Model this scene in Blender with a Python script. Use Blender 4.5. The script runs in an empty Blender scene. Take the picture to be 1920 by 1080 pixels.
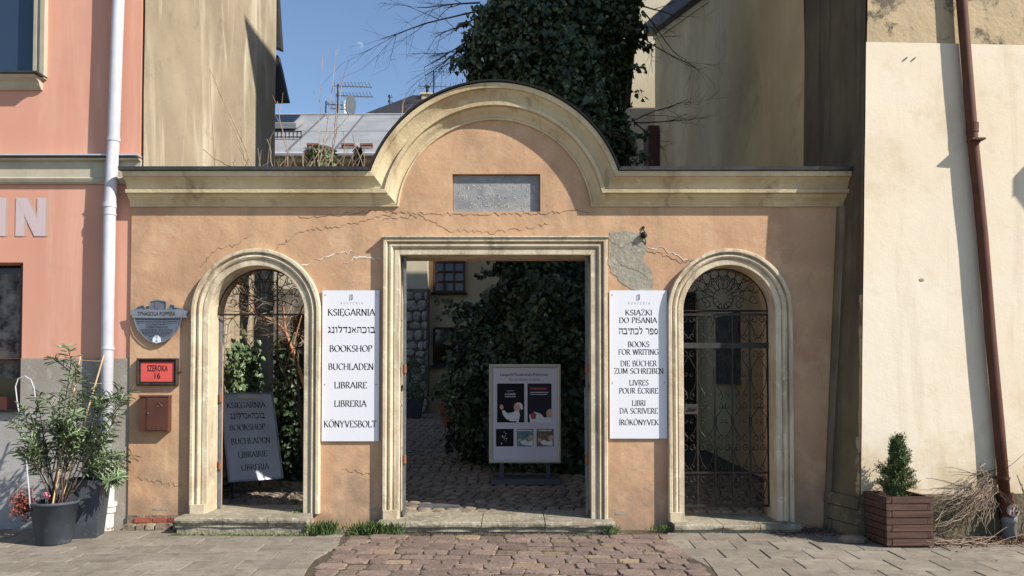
import bpy, bmesh, math, random
import numpy as np
from mathutils import Vector, Matrix, noise
R = math.radians
random.seed(7); rng = np.random.default_rng(7)
S = bpy.context.scene
COL = S.collection

# ------------------------------------------------------------------ camera
F = 1450.0; CX = 960.0; CY = 687.0; PITCH = R(1.5); CAM = Vector((0, -8.53, 1.56))
cd = bpy.data.cameras.new('camera'); cam = bpy.data.objects.new('camera', cd); COL.objects.link(cam)
cd.sensor_width = 36; cd.lens = 36 * F / 1920; cd.shift_y = (CY - 540) / 1920
cd.clip_start = 0.1; cd.clip_end = 5000
cam.location = CAM; cam.rotation_euler = (math.pi / 2 + PITCH, 0, 0)
S.camera = cam

# ------------------------------------------------------------------ light
SUN = Vector((1.95, -1.0, 1.68)).normalized()
elev = math.asin(SUN.z); azim = math.atan2(SUN.x, SUN.y)
w = bpy.data.worlds.new('World'); S.world = w; w.use_nodes = True
nt = w.node_tree; nt.nodes.clear()
sky = nt.nodes.new('ShaderNodeTexSky'); sky.sky_type = 'NISHITA'; sky.sun_disc = False
sky.sun_elevation = elev; sky.sun_rotation = azim; sky.altitude = 200
sky.air_density = 1.0; sky.dust_density = 0.2; sky.ozone_density = 2.2
bg = nt.nodes.new('ShaderNodeBackground'); bg.inputs[1].default_value = 0.108
wo = nt.nodes.new('ShaderNodeOutputWorld')
nt.links.new(sky.outputs[0], bg.inputs[0]); nt.links.new(bg.outputs[0], wo.inputs[0])
ld = bpy.data.lights.new('sun', 'SUN'); ld.energy = 5.0; ld.angle = R(0.53); ld.color = (1.0, 0.93, 0.82)
sun = bpy.data.objects.new('sun', ld); COL.objects.link(sun)
sun.rotation_euler = SUN.to_track_quat('Z', 'Y').to_euler()
vs = S.view_settings; vs.view_transform = 'Standard'; vs.look = 'None'; vs.gamma = 1.0; vs.use_curve_mapping = False
vs.exposure = 0.68
S.cycles.max_bounces = 6; S.cycles.diffuse_bounces = 3; S.cycles.glossy_bounces = 3; S.cycles.transparent_max_bounces = 8

# ------------------------------------------------------------------ where a spot of the photograph lies at depth Y
def at(px, py, Y=0.0):
    a = px - CX; b = CY - py
    dy = F * math.cos(PITCH) - b * math.sin(PITCH)
    dz = F * math.sin(PITCH) + b * math.cos(PITCH)
    t = (Y - CAM.y) / dy
    return Vector((a * t, Y, CAM.z + dz * t))
def X_(px, Y=0.0, py=700): return at(px, py, Y).x
def Z_(py, Y=0.0): return at(960, py, Y).z
def p2(px, py, Y=0.0):
    v = at(px, py, Y); return (v.x, v.z)

# ------------------------------------------------------------------ materials
MATS = {}
def srgb(c):
    r, g, b = (((v / 255) / 12.92 if v / 255 <= 0.04045 else ((v / 255 + 0.055) / 1.055) ** 2.4) for v in c)
    m = .3 * r + .6 * g + .1 * b; k = .24
    return (r + (m - r) * k, g + (m - g) * k, b + (m - b) * k, 1)
def material(name, col, rough=0.85, c2=None, s2=2.0, w2=(0.35, 0.65), c3=None, s3=14.0, w3=(0.5, 0.7), streak=None, sstreak=(9, 9, 0.7), wstreak=(0.5, 0.7),
             bump=0.3, bscale=60.0, bdist=0.01, bump2=0.0, b2scale=4.0, rand=0.0, metal=0.0, spec=0.3, grain=0.0, gscale=200.0, trans=0.0, attr=None, damp=None):
    m = bpy.data.materials.new(name); m.use_nodes = True; MATS[name] = m
    n = m.node_tree.nodes; l = m.node_tree.links; n.clear()
    out = n.new('ShaderNodeOutputMaterial'); b = n.new('ShaderNodeBsdfPrincipled'); l.new(b.outputs[0], out.inputs[0])
    b.inputs['Roughness'].default_value = rough; b.inputs['Metallic'].default_value = metal
    b.inputs['Specular IOR Level'].default_value = spec
    if trans: b.inputs['Transmission Weight'].default_value = trans
    tc = n.new('ShaderNodeTexCoord'); vec = tc.outputs['Object']
    if rand:
        oi = n.new('ShaderNodeObjectInfo'); ad = n.new('ShaderNodeVectorMath'); ad.operation = 'MULTIPLY_ADD'
        cb = n.new('ShaderNodeCombineXYZ'); l.new(oi.outputs['Random'], cb.inputs[0]); l.new(oi.outputs['Random'], cb.inputs[2])
        l.new(cb.outputs[0], ad.inputs[0]); ad.inputs[1].default_value = (37, 0, 71); l.new(tc.outputs['Object'], ad.inputs[2]); vec = ad.outputs[0]
    def rgb(c):
        q = n.new('ShaderNodeRGB'); q.outputs[0].default_value = c if len(c) == 4 else tuple(c) + (1,); return q.outputs[0]
    cur = rgb(col)
    def layer(cur, colour, scale, rng_, detail=6, rough_=0.6, mapping=None, dist=0.0):
        no = n.new('ShaderNodeTexNoise'); no.inputs['Scale'].default_value = scale; no.inputs['Detail'].default_value = detail
        no.inputs['Roughness'].default_value = rough_; no.inputs['Distortion'].default_value = dist
        if mapping:
            mp = n.new('ShaderNodeMapping'); mp.inputs['Scale'].default_value = mapping; l.new(vec, mp.inputs[0]); l.new(mp.outputs[0], no.inputs[0])
        else: l.new(vec, no.inputs[0])
        mr = n.new('ShaderNodeMapRange'); mr.inputs[1].default_value = rng_[0]; mr.inputs[2].default_value = rng_[1]; l.new(no.outputs[0], mr.inputs[0])
        mx = n.new('ShaderNodeMix'); mx.data_type = 'RGBA'; l.new(mr.outputs[0], mx.inputs[0]); l.new(cur, mx.inputs[6]); l.new(rgb(colour), mx.inputs[7])
        return mx.outputs[2]
    if c2: cur = layer(cur, c2, s2, w2)
    if streak: cur = layer(cur, streak, 1.0, wstreak, mapping=sstreak, dist=0.6)
    if c3: cur = layer(cur, c3, s3, w3, detail=8, rough_=0.7)
    if damp:      # splashed dirt and rising damp near the foot of a wall
        z0, z1, dc = damp; sx = n.new('ShaderNodeSeparateXYZ'); l.new(tc.outputs['Object'], sx.inputs[0]); mr = n.new('ShaderNodeMapRange')
        mr.inputs[1].default_value = z0; mr.inputs[2].default_value = z1; mr.inputs[3].default_value = .34; mr.inputs[4].default_value = 0; l.new(sx.outputs[2], mr.inputs[0])
        no = n.new('ShaderNodeTexNoise'); no.inputs['Scale'].default_value = 3.2; no.inputs['Detail'].default_value = 8; no.inputs['Roughness'].default_value = .65; l.new(vec, no.inputs[0])
        ad_ = n.new('ShaderNodeMath'); ad_.operation = 'ADD'; l.new(mr.outputs[0], ad_.inputs[0]); l.new(no.outputs[0], ad_.inputs[1])
        m2 = n.new('ShaderNodeMapRange'); m2.inputs[1].default_value = .62; m2.inputs[2].default_value = .86; m2.inputs[4].default_value = .75; l.new(ad_.outputs[0], m2.inputs[0])
        mx = n.new('ShaderNodeMix'); mx.data_type = 'RGBA'; l.new(m2.outputs[0], mx.inputs[0]); l.new(cur, mx.inputs[6]); l.new(rgb(dc), mx.inputs[7]); cur = mx.outputs[2]
    if grain:
        no = n.new('ShaderNodeTexNoise'); no.inputs['Scale'].default_value = gscale; no.inputs['Detail'].default_value = 2; l.new(vec, no.inputs[0])
        mr = n.new('ShaderNodeMapRange'); mr.inputs[1].default_value = 0.3; mr.inputs[2].default_value = 0.7; mr.inputs[3].default_value = 1 - grain; mr.inputs[4].default_value = 1 + grain
        l.new(no.outputs[0], mr.inputs[0])
        vm = n.new('ShaderNodeVectorMath'); vm.operation = 'SCALE'; l.new(cur, vm.inputs[0]); l.new(mr.outputs[0], vm.inputs['Scale']); cur = vm.outputs[0]
    if rand or attr:
        mr = n.new('ShaderNodeMapRange'); mr.inputs[3].default_value = 1 - (rand or 0.5); mr.inputs[4].default_value = 1 + (rand or 0.5)
        if attr:
            at_ = n.new('ShaderNodeAttribute'); at_.attribute_name = attr; l.new(at_.outputs['Fac'], mr.inputs[0])
        else: l.new(oi.outputs['Random'], mr.inputs[0])
        vm = n.new('ShaderNodeVectorMath'); vm.operation = 'SCALE'; l.new(cur, vm.inputs[0]); l.new(mr.outputs[0], vm.inputs['Scale']); cur = vm.outputs[0]
    l.new(cur, b.inputs['Base Color'])
    nrm = None
    for (st, sc, di, de) in ((bump, bscale, bdist, 5), (bump2, b2scale, 0.05, 4)):
        if st:
            no = n.new('ShaderNodeTexNoise'); no.inputs['Scale'].default_value = sc; no.inputs['Detail'].default_value = de; l.new(vec, no.inputs[0])
            bp = n.new('ShaderNodeBump'); bp.inputs['Strength'].default_value = st; bp.inputs['Distance'].default_value = di
            l.new(no.outputs[0], bp.inputs['Height'])
            if nrm: l.new(nrm, bp.inputs['Normal'])
            nrm = bp.outputs[0]
    if nrm: l.new(nrm, b.inputs['Normal'])
    return m

M = {}
M['ochre'] = material('ochre_plaster', srgb((196, 151, 104)), c2=srgb((174, 126, 86)), s2=0.9, w2=(0.38, 0.68), c3=srgb((208, 170, 124)), s3=1.9, w3=(0.5, 0.8),
                      streak=srgb((160, 126, 88)), sstreak=(3, 3, 0.8), wstreak=(0.5, 0.78), bump=0.2, bscale=22, bdist=0.012, bump2=0.45, b2scale=2.6, grain=0.07, gscale=60, damp=(0.0, 1.1, srgb((142, 116, 92))))
M['cream'] = material('cream_stone', srgb((200, 182, 148)), c2=srgb((172, 150, 116)), s2=2.2, w2=(0.42, 0.7), c3=srgb((222, 212, 180)), s3=9, w3=(0.55, 0.75),
                      streak=srgb((118, 104, 82)), sstreak=(7, 7, 1.0), wstreak=(0.52, 0.78), bump=0.3, bscale=55, bump2=0.25, b2scale=7)
M['cornice'] = material('cornice_paint', srgb((202, 182, 136)), c2=srgb((172, 144, 98)), s2=1.6, w2=(0.42, 0.72), c3=srgb((208, 196, 158)), s3=7, w3=(0.55, 0.75),
                      streak=srgb((128, 104, 72)), sstreak=(5, 5, 1.2), wstreak=(0.56, 0.8), bump=0.25, bscale=40, bump2=0.2, b2scale=5)
M['pink'] = material('pink_plaster', srgb((208, 140, 110)), c2=srgb((200, 131, 101)), s2=0.8, c3=srgb((196, 136, 110)), s3=3, w3=(.5, .8), streak=srgb((212, 150, 122)), sstreak=(4, 4, .4), bump=0.15, bscale=120, bdist=0.004, grain=0.02)
M['pink_grey'] = material('grey_render', srgb((150, 144, 134)), c2=srgb((134, 126, 114)), s2=1.5, c3=srgb((168, 160, 146)), s3=6, bump=0.3, bscale=40)
M['pale_grey'] = material('pale_grey_render', srgb((160, 158, 156)), c2=srgb((146, 142, 138)), s2=2.5, bump=0.25, bscale=50)
M['band'] = material('string_course_paint', srgb((176, 168, 144)), c2=srgb((160, 150, 124)), s2=3, bump=0.1)
M['sidewall'] = material('streaked_beige_render', srgb((160, 142, 112)), c2=srgb((132, 116, 90)), s2=0.7, w2=(0.35, 0.65), streak=srgb((186, 172, 146)), sstreak=(2.2, 2.2, 0.35), wstreak=(0.5, 0.68),
                         c3=srgb((120, 104, 80)), s3=3, w3=(0.58, 0.75), bump=0.3, bscale=25, bump2=0.3, b2scale=2)
M['firewall'] = material('olive_brown_render', srgb((208, 180, 124)), c2=srgb((178, 150, 100)), s2=0.45, w2=(0.4, 0.65), streak=srgb((192, 160, 106)), sstreak=(1.6, 1.6, 0.18), wstreak=(0.5, 0.7),
                         c3=srgb((140, 120, 86)), s3=1.0, w3=(0.56, 0.8), bump=0.25, bscale=20, bump2=0.2, b2scale=1.5)
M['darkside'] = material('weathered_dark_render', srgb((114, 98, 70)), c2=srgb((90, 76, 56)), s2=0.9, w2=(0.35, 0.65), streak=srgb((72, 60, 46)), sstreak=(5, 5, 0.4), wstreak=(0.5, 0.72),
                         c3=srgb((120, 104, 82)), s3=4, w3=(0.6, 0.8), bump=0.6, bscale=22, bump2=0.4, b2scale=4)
M['olive'] = material('olive_pilaster_render', srgb((132, 112, 76)), c2=srgb((96, 82, 58)), s2=1.2, streak=srgb((160, 138, 96)), sstreak=(5, 5, 0.3), wstreak=(0.5, 0.7), bump=0.3)
M['cream_wall'] = material('new_cream_plaster', srgb((212, 198, 174)), c2=srgb((208, 188, 152)), s2=0.6, w2=(0.4, 0.7), c3=srgb((192, 168, 130)), s3=1.3, w3=(0.54, 0.78), streak=srgb((190, 168, 134)), sstreak=(5, 5, .35), wstreak=(.56, .82), bump=0.15, bscale=45, bump2=0.12, b2scale=3, damp=(0.3, 1.6, srgb((188, 164, 122))))
M['old_wall'] = material('old_stained_plaster', srgb((180, 154, 108)), c2=srgb((160, 140, 104)), s2=1.5, c3=srgb((96, 84, 66)), s3=3.2, w3=(0.52, 0.6), bump=0.6, bscale=20, bump2=0.3)
M['plinth'] = material('mossy_stone_plinth', srgb((112, 98, 72)), c2=srgb((80, 74, 50)), s2=1.6, w2=(0.4, 0.6), c3=srgb((134, 118, 88)), s3=8, w3=(0.55, 0.7), bump=0.7, bscale=18, bdist=0.03)
M['flash'] = material('grey_metal_flashing', srgb((86, 88, 94)), rough=0.45, c2=srgb((62, 64, 68)), s2=3, metal=0.6, bump=0.05)
M['black_flash'] = material('dark_metal_flashing', srgb((44, 42, 42)), rough=0.5, metal=0.5, bump=0.05)
M['white_flash'] = material('pale_metal_flashing', srgb((190, 192, 200)), rough=0.4, metal=0.3, bump=0.03)
M['slab_stone'] = material('doorstep_stone', srgb((150, 140, 116)), c2=srgb((118, 108, 88)), s2=3, c3=srgb((172, 166, 144)), s3=14, w3=(0.5, 0.7), bump=0.7, bscale=28, bdist=0.02, grain=0.1)
M['rubble'] = material('rubble_stone', srgb((148, 128, 104)), c2=srgb((112, 96, 78)), s2=5, bump=0.8, bscale=20, bdist=0.03, rand=0.18)
M['redbrick'] = material('red_brick', srgb((170, 78, 42)), c2=srgb((128, 58, 36)), s2=8, bump=0.6, bscale=40, rand=0.15)
M['patch'] = material('cement_repair', srgb((150, 142, 122)), c2=srgb((130, 124, 108)), s2=4, c3=srgb((172, 166, 150)), s3=20, bump=0.5, bscale=25, bdist=0.015)
M['crack'] = material('dark_crack', srgb((96, 70, 52)), bump=0)
M['chalk'] = material('white_filler', srgb((214, 208, 202)), bump=0.5, bscale=60)
M['tablet'] = material('grey_stone_tablet', srgb((150, 150, 152)), c2=srgb((120, 122, 126)), s2=8, c3=srgb((62, 64, 70)), s3=24, w3=(0.62, 0.68), bump=0.5, bscale=90, grain=0.15)
M['tablet_text'] = material('tablet_letters', srgb((186, 184, 172)), bump=0)
M['tabdark'] = material('tablet_recess', srgb((96, 82, 74)), bump=0.2)
M['signwhite'] = material('white_sign_panel', srgb((210, 211, 220)), rough=0.35, bump=0)
M['ink'] = material('black_ink', srgb((22, 22, 26)), rough=0.6, bump=0)
M['greyink'] = material('grey_ink', srgb((96, 96, 104)), rough=0.6, bump=0)
M['steel'] = material('brushed_steel', srgb((150, 154, 164)), rough=0.42, metal=0.55, c2=srgb((120, 124, 134)), s2=5, bump=0.05)
M['steel_dark'] = material('etched_steel', srgb((112, 122, 138)), rough=0.45, metal=0.4, c2=srgb((92, 102, 118)), s2=5, bump=0.03)
M['bluemark'] = material('blue_print', srgb((70, 150, 190)), bump=0)
M['redplate'] = material('red_enamel', srgb((226, 62, 44)), rough=0.4, c2=srgb((214, 54, 40)), bump=0)
M['darkwood'] = material('dark_frame_wood', srgb((66, 50, 40)), rough=0.5, c2=srgb((40, 30, 26)), s2=12, bump=0.3, bscale=60)
M['mail'] = material('brown_painted_steel', srgb((92, 50, 34)), rough=0.45, c2=srgb((80, 42, 30)), s2=6, spec=0.5, bump=0.05)
M['iron'] = material('wrought_iron', srgb((38, 35, 34)), rough=0.5, metal=0.3, c2=srgb((58, 48, 40)), s2=14, bump=0.2)
M['irongrey'] = material('grey_painted_iron', srgb((108, 112, 118)), rough=0.5, metal=0.2, c2=srgb((82, 80, 80)), s2=6, bump=0.15)
M['darkbar'] = material('dark_painted_bar', srgb((44, 44, 46)), rough=0.8, c2=srgb((60, 56, 52)), s2=9, bump=0.1)
M['noticeb'] = material('dull_board', srgb((96, 90, 78)), rough=0.8, c2=srgb((60, 56, 50)), s2=4, bump=0.1)
M['rust'] = material('rusty_iron', srgb((134, 78, 46)), bump=0.4)
M['whitepipe'] = material('white_painted_pipe', srgb((170, 171, 180)), rough=0.5, c2=srgb((190, 190, 200)), s2=3, bump=0.03)
M['whiteiron'] = material('chipped_white_cast_iron', srgb((196, 190, 182)), rough=0.6, c3=srgb((120, 98, 78)), s3=12, w3=(0.58, 0.64), bump=0.5, bscale=30)
M['brownpipe'] = material('brown_pipe', srgb((96, 52, 32)), rough=0.7, c2=srgb((80, 42, 28)), s2=4, spec=0.25, bump=0.02)
M['greypvc'] = material('grey_plastic_pipe', srgb((126, 130, 138)), rough=0.4, bump=0.02)
M['capdisc'] = material('pale_pink_cap', srgb((186, 160, 152)), rough=0.5, bump=0)
M['pot'] = material('dark_grey_pot', srgb((66, 74, 84)), rough=0.6, c2=srgb((54, 60, 70)), s2=4, c3=srgb((96, 104, 112)), s3=10, w3=(0.58, 0.75), bump=0.15)
M['terra'] = material('terracotta', srgb((170, 96, 62)), c2=srgb((146, 80, 54)), s2=5, bump=0.1)
M['soil'] = material('potting_soil', srgb((52, 40, 32)), bump=0.9, bscale=30, bdist=0.03)
M['planterwood'] = material('brown_stained_wood', srgb((88, 58, 44)), rough=0.75, streak=srgb((58, 38, 30)), sstreak=(1.5, 30, 30), wstreak=(0.45, 0.65), rand=0.12, bump=0.25, bscale=40)
M['bamboo'] = material('bamboo_cane', srgb((206, 166, 104)), rough=0.5, c2=srgb((180, 134, 78)), s2=9, bump=0.1)
M['twig'] = material('pale_dry_twig', srgb((172, 150, 124)), c2=srgb((122, 98, 78)), s2=5, bump=0.2)
M['twigdark'] = material('dark_twig', srgb((84, 60, 44)), c2=srgb((64, 46, 36)), s2=5, bump=0.2)
M['barkorange'] = material('orange_brown_bark', srgb((206, 142, 92)), c2=srgb((172, 112, 74)), s2=7, bump=0.3)
M['bark'] = material('grey_brown_bark', srgb((90, 76, 62)), c2=srgb((64, 52, 42)), s2=6, bump=0.8, bscale=18, bdist=0.04)
M['ivy'] = material('ivy_leaf', srgb((50, 74, 34)), rough=0.48, c2=srgb((38, 60, 36)), s2=1.4, c3=srgb((84, 104, 60)), s3=7, w3=(0.6, 0.75), spec=0.5, bump=0, attr='vary')
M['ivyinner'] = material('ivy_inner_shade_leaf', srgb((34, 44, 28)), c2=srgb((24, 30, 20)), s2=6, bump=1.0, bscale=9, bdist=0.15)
M['ivylight'] = material('pale_ivy_leaf', srgb((96, 120, 66)), rough=0.42, c2=srgb((70, 98, 50)), s2=3, c3=srgb((150, 158, 104)), s3=8, w3=(0.6, 0.72), spec=0.5, bump=0, attr='vary')
M['oleander'] = material('oleander_leaf', srgb((112, 134, 80)), rough=0.45, c2=srgb((78, 106, 60)), s2=7, spec=0.45, bump=0, attr='vary')
M['thuja'] = material('thuja_foliage', srgb((92, 110, 40)), c2=srgb((60, 84, 32)), s2=9, c3=srgb((116, 122, 54)), s3=18, w3=(0.58, 0.72), bump=0, attr='vary')
M['grass'] = material('grass_blade', srgb((96, 124, 44)), c2=srgb((70, 104, 36)), s2=5, c3=srgb((156, 142, 84)), s3=20, w3=(0.58, 0.7), bump=0, attr='vary')
M['deadleaf'] = material('dead_leaf', srgb((120, 80, 54)), c2=srgb((88, 56, 42)), s2=9, c3=srgb((162, 128, 92)), s3=25, w3=(0.55, 0.65), bump=0, attr='vary')
M['reddry'] = material('rusty_dried_flower', srgb((150, 72, 52)), c2=srgb((110, 52, 40)), s2=9, bump=0, attr='vary')
M['pinkflower'] = material('pink_petal', srgb((226, 96, 116)), bump=0)
M['paving'] = material('concrete_paving_slab', srgb((138, 128, 112)), c2=srgb((118, 108, 94)), s2=3.5, c3=srgb((92, 83, 70)), s3=9, w3=(0.52, 0.74), rand=0.13, bump=0.5, bscale=70, bdist=0.01, grain=0.12, gscale=60)
M['sett'] = material('porphyry_sett', srgb((128, 104, 92)), c2=srgb((106, 88, 78)), s2=3, c3=srgb((150, 126, 108)), s3=16, w3=(0.55, 0.72), rand=0.2, bump=0.6, bscale=30, bdist=0.02, grain=0.1, gscale=80)
M['sett2'] = material('ochre_sett', srgb((142, 120, 88)), c2=srgb((124, 102, 78)), s2=3, rand=0.12, bump=0.6, bscale=30, bdist=0.02, grain=0.1, gscale=80)
M['cobble'] = material('courtyard_cobble', srgb((132, 116, 96)), c2=srgb((96, 84, 70)), s2=5, rand=0.22, bump=0.5, bscale=30, bdist=0.02)
M['dirt'] = material('joint_dirt', srgb((88, 74, 58)), c2=srgb((68, 58, 46)), s2=4, c3=srgb((108, 94, 72)), s3=30, bump=0.8, bscale=60, bdist=0.02)
M['roofmetal'] = material('grey_sheet_metal', srgb((158, 160, 162)), rough=0.55, c2=srgb((138, 140, 142)), s2=1.2, metal=0.25, rand=0.06, bump=0.03)
M['seam'] = material('roof_seam', srgb((96, 100, 108)), rough=0.5, metal=0.3, bump=0)
M['darkroof'] = material('dark_slate_roof', srgb((52, 50, 52)), rough=0.6, c2=srgb((40, 38, 40)), s2=2, bump=0.3)
M['housebeige'] = material('beige_house_wall', srgb((190, 164, 116)), c2=srgb((172, 146, 100)), s2=0.8, bump=0.2)
M['paleyellow'] = material('pale_cream_house_wall', srgb((196, 184, 154)), c2=srgb((180, 166, 134)), s2=0.8, bump=0.1)
M['fieldstone'] = material('rubble_wall_stone', srgb((164, 158, 144)), c2=srgb((130, 124, 112)), s2=5, rand=0.2, bump=0.6, bscale=15, bdist=0.03)
M['mortar'] = material('lime_mortar', srgb((120, 110, 94)), c2=srgb((96, 86, 72)), s2=5, bump=0.5)
M['greyboards'] = material('dark_grey_boards', srgb((44, 46, 50)), c2=srgb((34, 34, 38)), s2=4, rand=0.2, bump=0.2)
M['glass'] = material('window_glass', srgb((36, 56, 80)), rough=0.04, spec=0.8, bump=0)
M['darkglass'] = material('dark_window_glass', srgb((16, 16, 18)), rough=0.08, spec=0.5, bump=0)
M['curtain'] = material('lace_curtain', srgb((120, 118, 114)), c3=srgb((40, 40, 40)), s3=5, w3=(0.4, 0.6), bump=0)
M['winwood'] = material('reddish_window_wood', srgb((82, 40, 32)), rough=0.5, bump=0.1)
M['blackframe'] = material('black_window_frame', srgb((26, 24, 24)), rough=0.5, bump=0)
M['lettergrey'] = material('pale_lilac_letter_paint', srgb((186, 164, 168)), bump=0.05)
M['lettershade'] = material('taupe_letter_shadow_paint', srgb((186, 150, 128)), bump=0.05)
M['board'] = material('grey_white_board', srgb((176, 180, 190)), rough=0.5, c2=srgb((160, 164, 174)), s2=4, bump=0.05)
M['posterpaper'] = material('lilac_poster_paper', srgb((206, 198, 214)), rough=0.5, bump=0)
M['posterframe'] = material('poster_frame_metal', srgb((190, 184, 168)), rough=0.45, metal=0.2, bump=0.02)
M['pdark'] = material('poster_black', srgb((26, 25, 30)), bump=0)
M['pdark2'] = material('poster_navy', srgb((44, 44, 58)), bump=0)
M['pteal'] = material('poster_teal', srgb((60, 110, 124)), c2=srgb((120, 160, 160)), s2=20, bump=0)
M['pbrown'] = material('poster_brown', srgb((92, 72, 50)), c2=srgb((140, 120, 90)), s2=20, bump=0)
M['pskin'] = material('poster_skin', srgb((214, 160, 128)), bump=0)
M['pwhite'] = material('poster_white', srgb((232, 230, 232)), c2=srgb((206, 204, 210)), s2=30, bump=0)
M['pred'] = material('poster_red', srgb((176, 60, 56)), bump=0)
M['rubber'] = material('dark_base_plate', srgb((70, 72, 78)), rough=0.6, bump=0.1)
M['dish'] = material('satellite_dish_paint', srgb((200, 196, 186)), rough=0.5, bump=0)
M['lampglass'] = material('frosted_lantern_glass', srgb((200, 196, 180)), rough=0.3, bump=0)
M['farwall'] = material('dark_shade_wall_render', srgb((84, 78, 66)), c2=srgb((60, 56, 48)), s2=1.5, bump=0.4)  # dark tone puts the shade behind the ivy into the wall colour

# ------------------------------------------------------------------ mesh builder
class MB:
    def __init__(s): s.v = []; s.f = []
    def add(s, vs, fs):
        n = len(s.v); s.v += [tuple(v) for v in vs]; s.f += [tuple(i + n for i in f) for f in fs]; return s
    def box(s, c, size, rz=0.0, taper=1.0, rot=None):
        hx, hy, hz = [q / 2 for q in size]; vs = []
        for dz in (-1, 1):
            k = 1.0 if dz < 0 else taper
            for dx, dy in ((-1, -1), (1, -1), (1, 1), (-1, 1)): vs.append(Vector((dx * hx * k, dy * hy * k, dz * hz)))
        m = rot if rot is not None else Matrix.Rotation(rz, 3, 'Z')
        vs = [m @ v + Vector(c) for v in vs]
        return s.add(vs, [(3, 2, 1, 0), (4, 5, 6, 7), (0, 1, 5, 4), (1, 2, 6, 5), (2, 3, 7, 6), (3, 0, 4, 7)])
    def bb(s, x0, x1, y0, y1, z0, z1): return s.box(((x0 + x1) / 2, (y0 + y1) / 2, (z0 + z1) / 2), (abs(x1 - x0), abs(y1 - y0), abs(z1 - z0)))
    def hexa(s, b, t):   # four bottom and four top corners, counter-clockwise from above
        return s.add(list(b) + list(t), [(3, 2, 1, 0), (4, 5, 6, 7), (0, 1, 5, 4), (1, 2, 6, 5), (2, 3, 7, 6), (3, 0, 4, 7)])
    def tube(s, pts, r, n=6, cap=True):
        pts = [Vector(p) for p in pts]; m = len(pts); rs = r if isinstance(r, (list, tuple)) else [r] * m
        base = len(s.v); up = Vector((0.13, 0.07, 1)).normalized(); prev = None
        for i, p in enumerate(pts):
            d = (pts[min(i + 1, m - 1)] - pts[max(i - 1, 0)])
            d = d.normalized() if d.length > 1e-9 else Vector((0, 0, 1))
            if prev is None:
                a = d.cross(up); a = a if a.length > 1e-3 else d.cross(Vector((1, 0, 0)))
            else: a = prev - d * prev.dot(d)
            if a.length < 1e-6: a = d.orthogonal()
            a.normalize(); prev = a; b = d.cross(a)
            for k in range(n):
                an = 2 * math.pi * k / n; s.v.append(tuple(p + (a * math.cos(an) + b * math.sin(an)) * rs[i]))
        for i in range(m - 1):
            for k in range(n):
                q = (k + 1) % n; s.f.append((base + i * n + k, base + i * n + q, base + (i + 1) * n + q, base + (i + 1) * n + k))
        if cap:
            s.f.append(tuple(base + k for k in reversed(range(n)))); s.f.append(tuple(base + (m - 1) * n + k for k in range(n)))
        return s
    def lathe(s, prof, c=(0, 0, 0), n=24, sq=False):
        base = len(s.v)
        for (r, z) in prof:
            for k in range(n):
                an = 2 * math.pi * (k + .5) / n
                s.v.append((c[0] + r * math.cos(an), c[1] + r * math.sin(an), c[2] + z))
        for i in range(len(prof) - 1):
            for k in range(n):
                q = (k + 1) % n; s.f.append((base + i * n + k, base + i * n + q, base + (i + 1) * n + q, base + (i + 1) * n + k))
        return s
    def flat(s, verts2, faces, o, r=(1, 0, 0), u=(0, 0, 1), off=0.0):
        o = Vector(o); r = Vector(r); u = Vector(u); nn = r.cross(u).normalized()
        return s.add([o + r * a + u * b + nn * off for a, b in verts2], faces)
    def build(s, name, mat, parent=None, smooth=False, kind=None):
        me = bpy.data.meshes.new(name); me.from_pydata(s.v, [], s.f); me.update()
        if smooth: me.polygons.foreach_set('use_smooth', [True] * len(me.polygons))
        return link(name, me, mat, parent, kind)
def link(name, me, mat, parent=None, kind=None, loc=None, rot=None):
    o = bpy.data.objects.new(name, me); COL.objects.link(o)
    if mat and not me.materials: me.materials.append(M[mat] if isinstance(mat, str) else mat)
    if parent is not None: o.parent = parent
    if loc is not None: o.location = loc
    if rot is not None: o.rotation_euler = rot
    if kind: o['kind'] = kind
    return o
def thing(name, label, cat, loc=(0, 0, 0), group=None, rz=0.0):
    o = bpy.data.objects.new(name, None); COL.objects.link(o); o.empty_display_size = 0.1
    o.location = loc; o.rotation_euler = (0, 0, rz); o['label'] = label; o['category'] = cat
    if group: o['group'] = group
    return o
def tag(o, label, cat, group=None):
    o['label'] = label; o['category'] = cat
    if group: o['group'] = group
    return o
def sweep(path, prof, y0=0.0, mb=None, closed=False, capends=True):
    """profile (u outward in the wall plane, v towards the street) along a path of (x, z)"""
    mb = mb or MB(); n = len(path); m = len(prof); base = len(mb.v)
    for i, (x, z) in enumerate(path):
        def nr(a, b):
            d = Vector((b[0] - a[0], b[1] - a[1])).normalized(); return Vector((-d.y, d.x))
        if closed: a = nr(path[i - 1], path[i]); b = nr(path[i], path[(i + 1) % n])
        else:
            a = nr(path[i - 1], path[i]) if i > 0 else nr(path[0], path[1]); b = nr(path[i], path[i + 1]) if i < n - 1 else a
        q = (a + b); q = q / max(q.dot(a), 1e-3) if q.length > 1e-4 else a
        for (u, v) in prof: mb.v.append((x + q.x * u, y0 - v, z + q.y * u))
    for i in range(n if closed else n - 1):
        j = (i + 1) % n
        for k in range(m - 1): mb.f.append((base + i * m + k, base + i * m + k + 1, base + j * m + k + 1, base + j * m + k))
    if capends and not closed:
        mb.f.append(tuple(base + k for k in range(m))); mb.f.append(tuple(base + (n - 1) * m + k for k in reversed(range(m))))
    return mb
def arc(cx, cz, r, a0, a1, n=24, rz=None):
    return [(cx + r * math.cos(a0 + (a1 - a0) * i / n), cz + (rz or r) * math.sin(a0 + (a1 - a0) * i / n)) for i in range(n + 1)]
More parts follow.
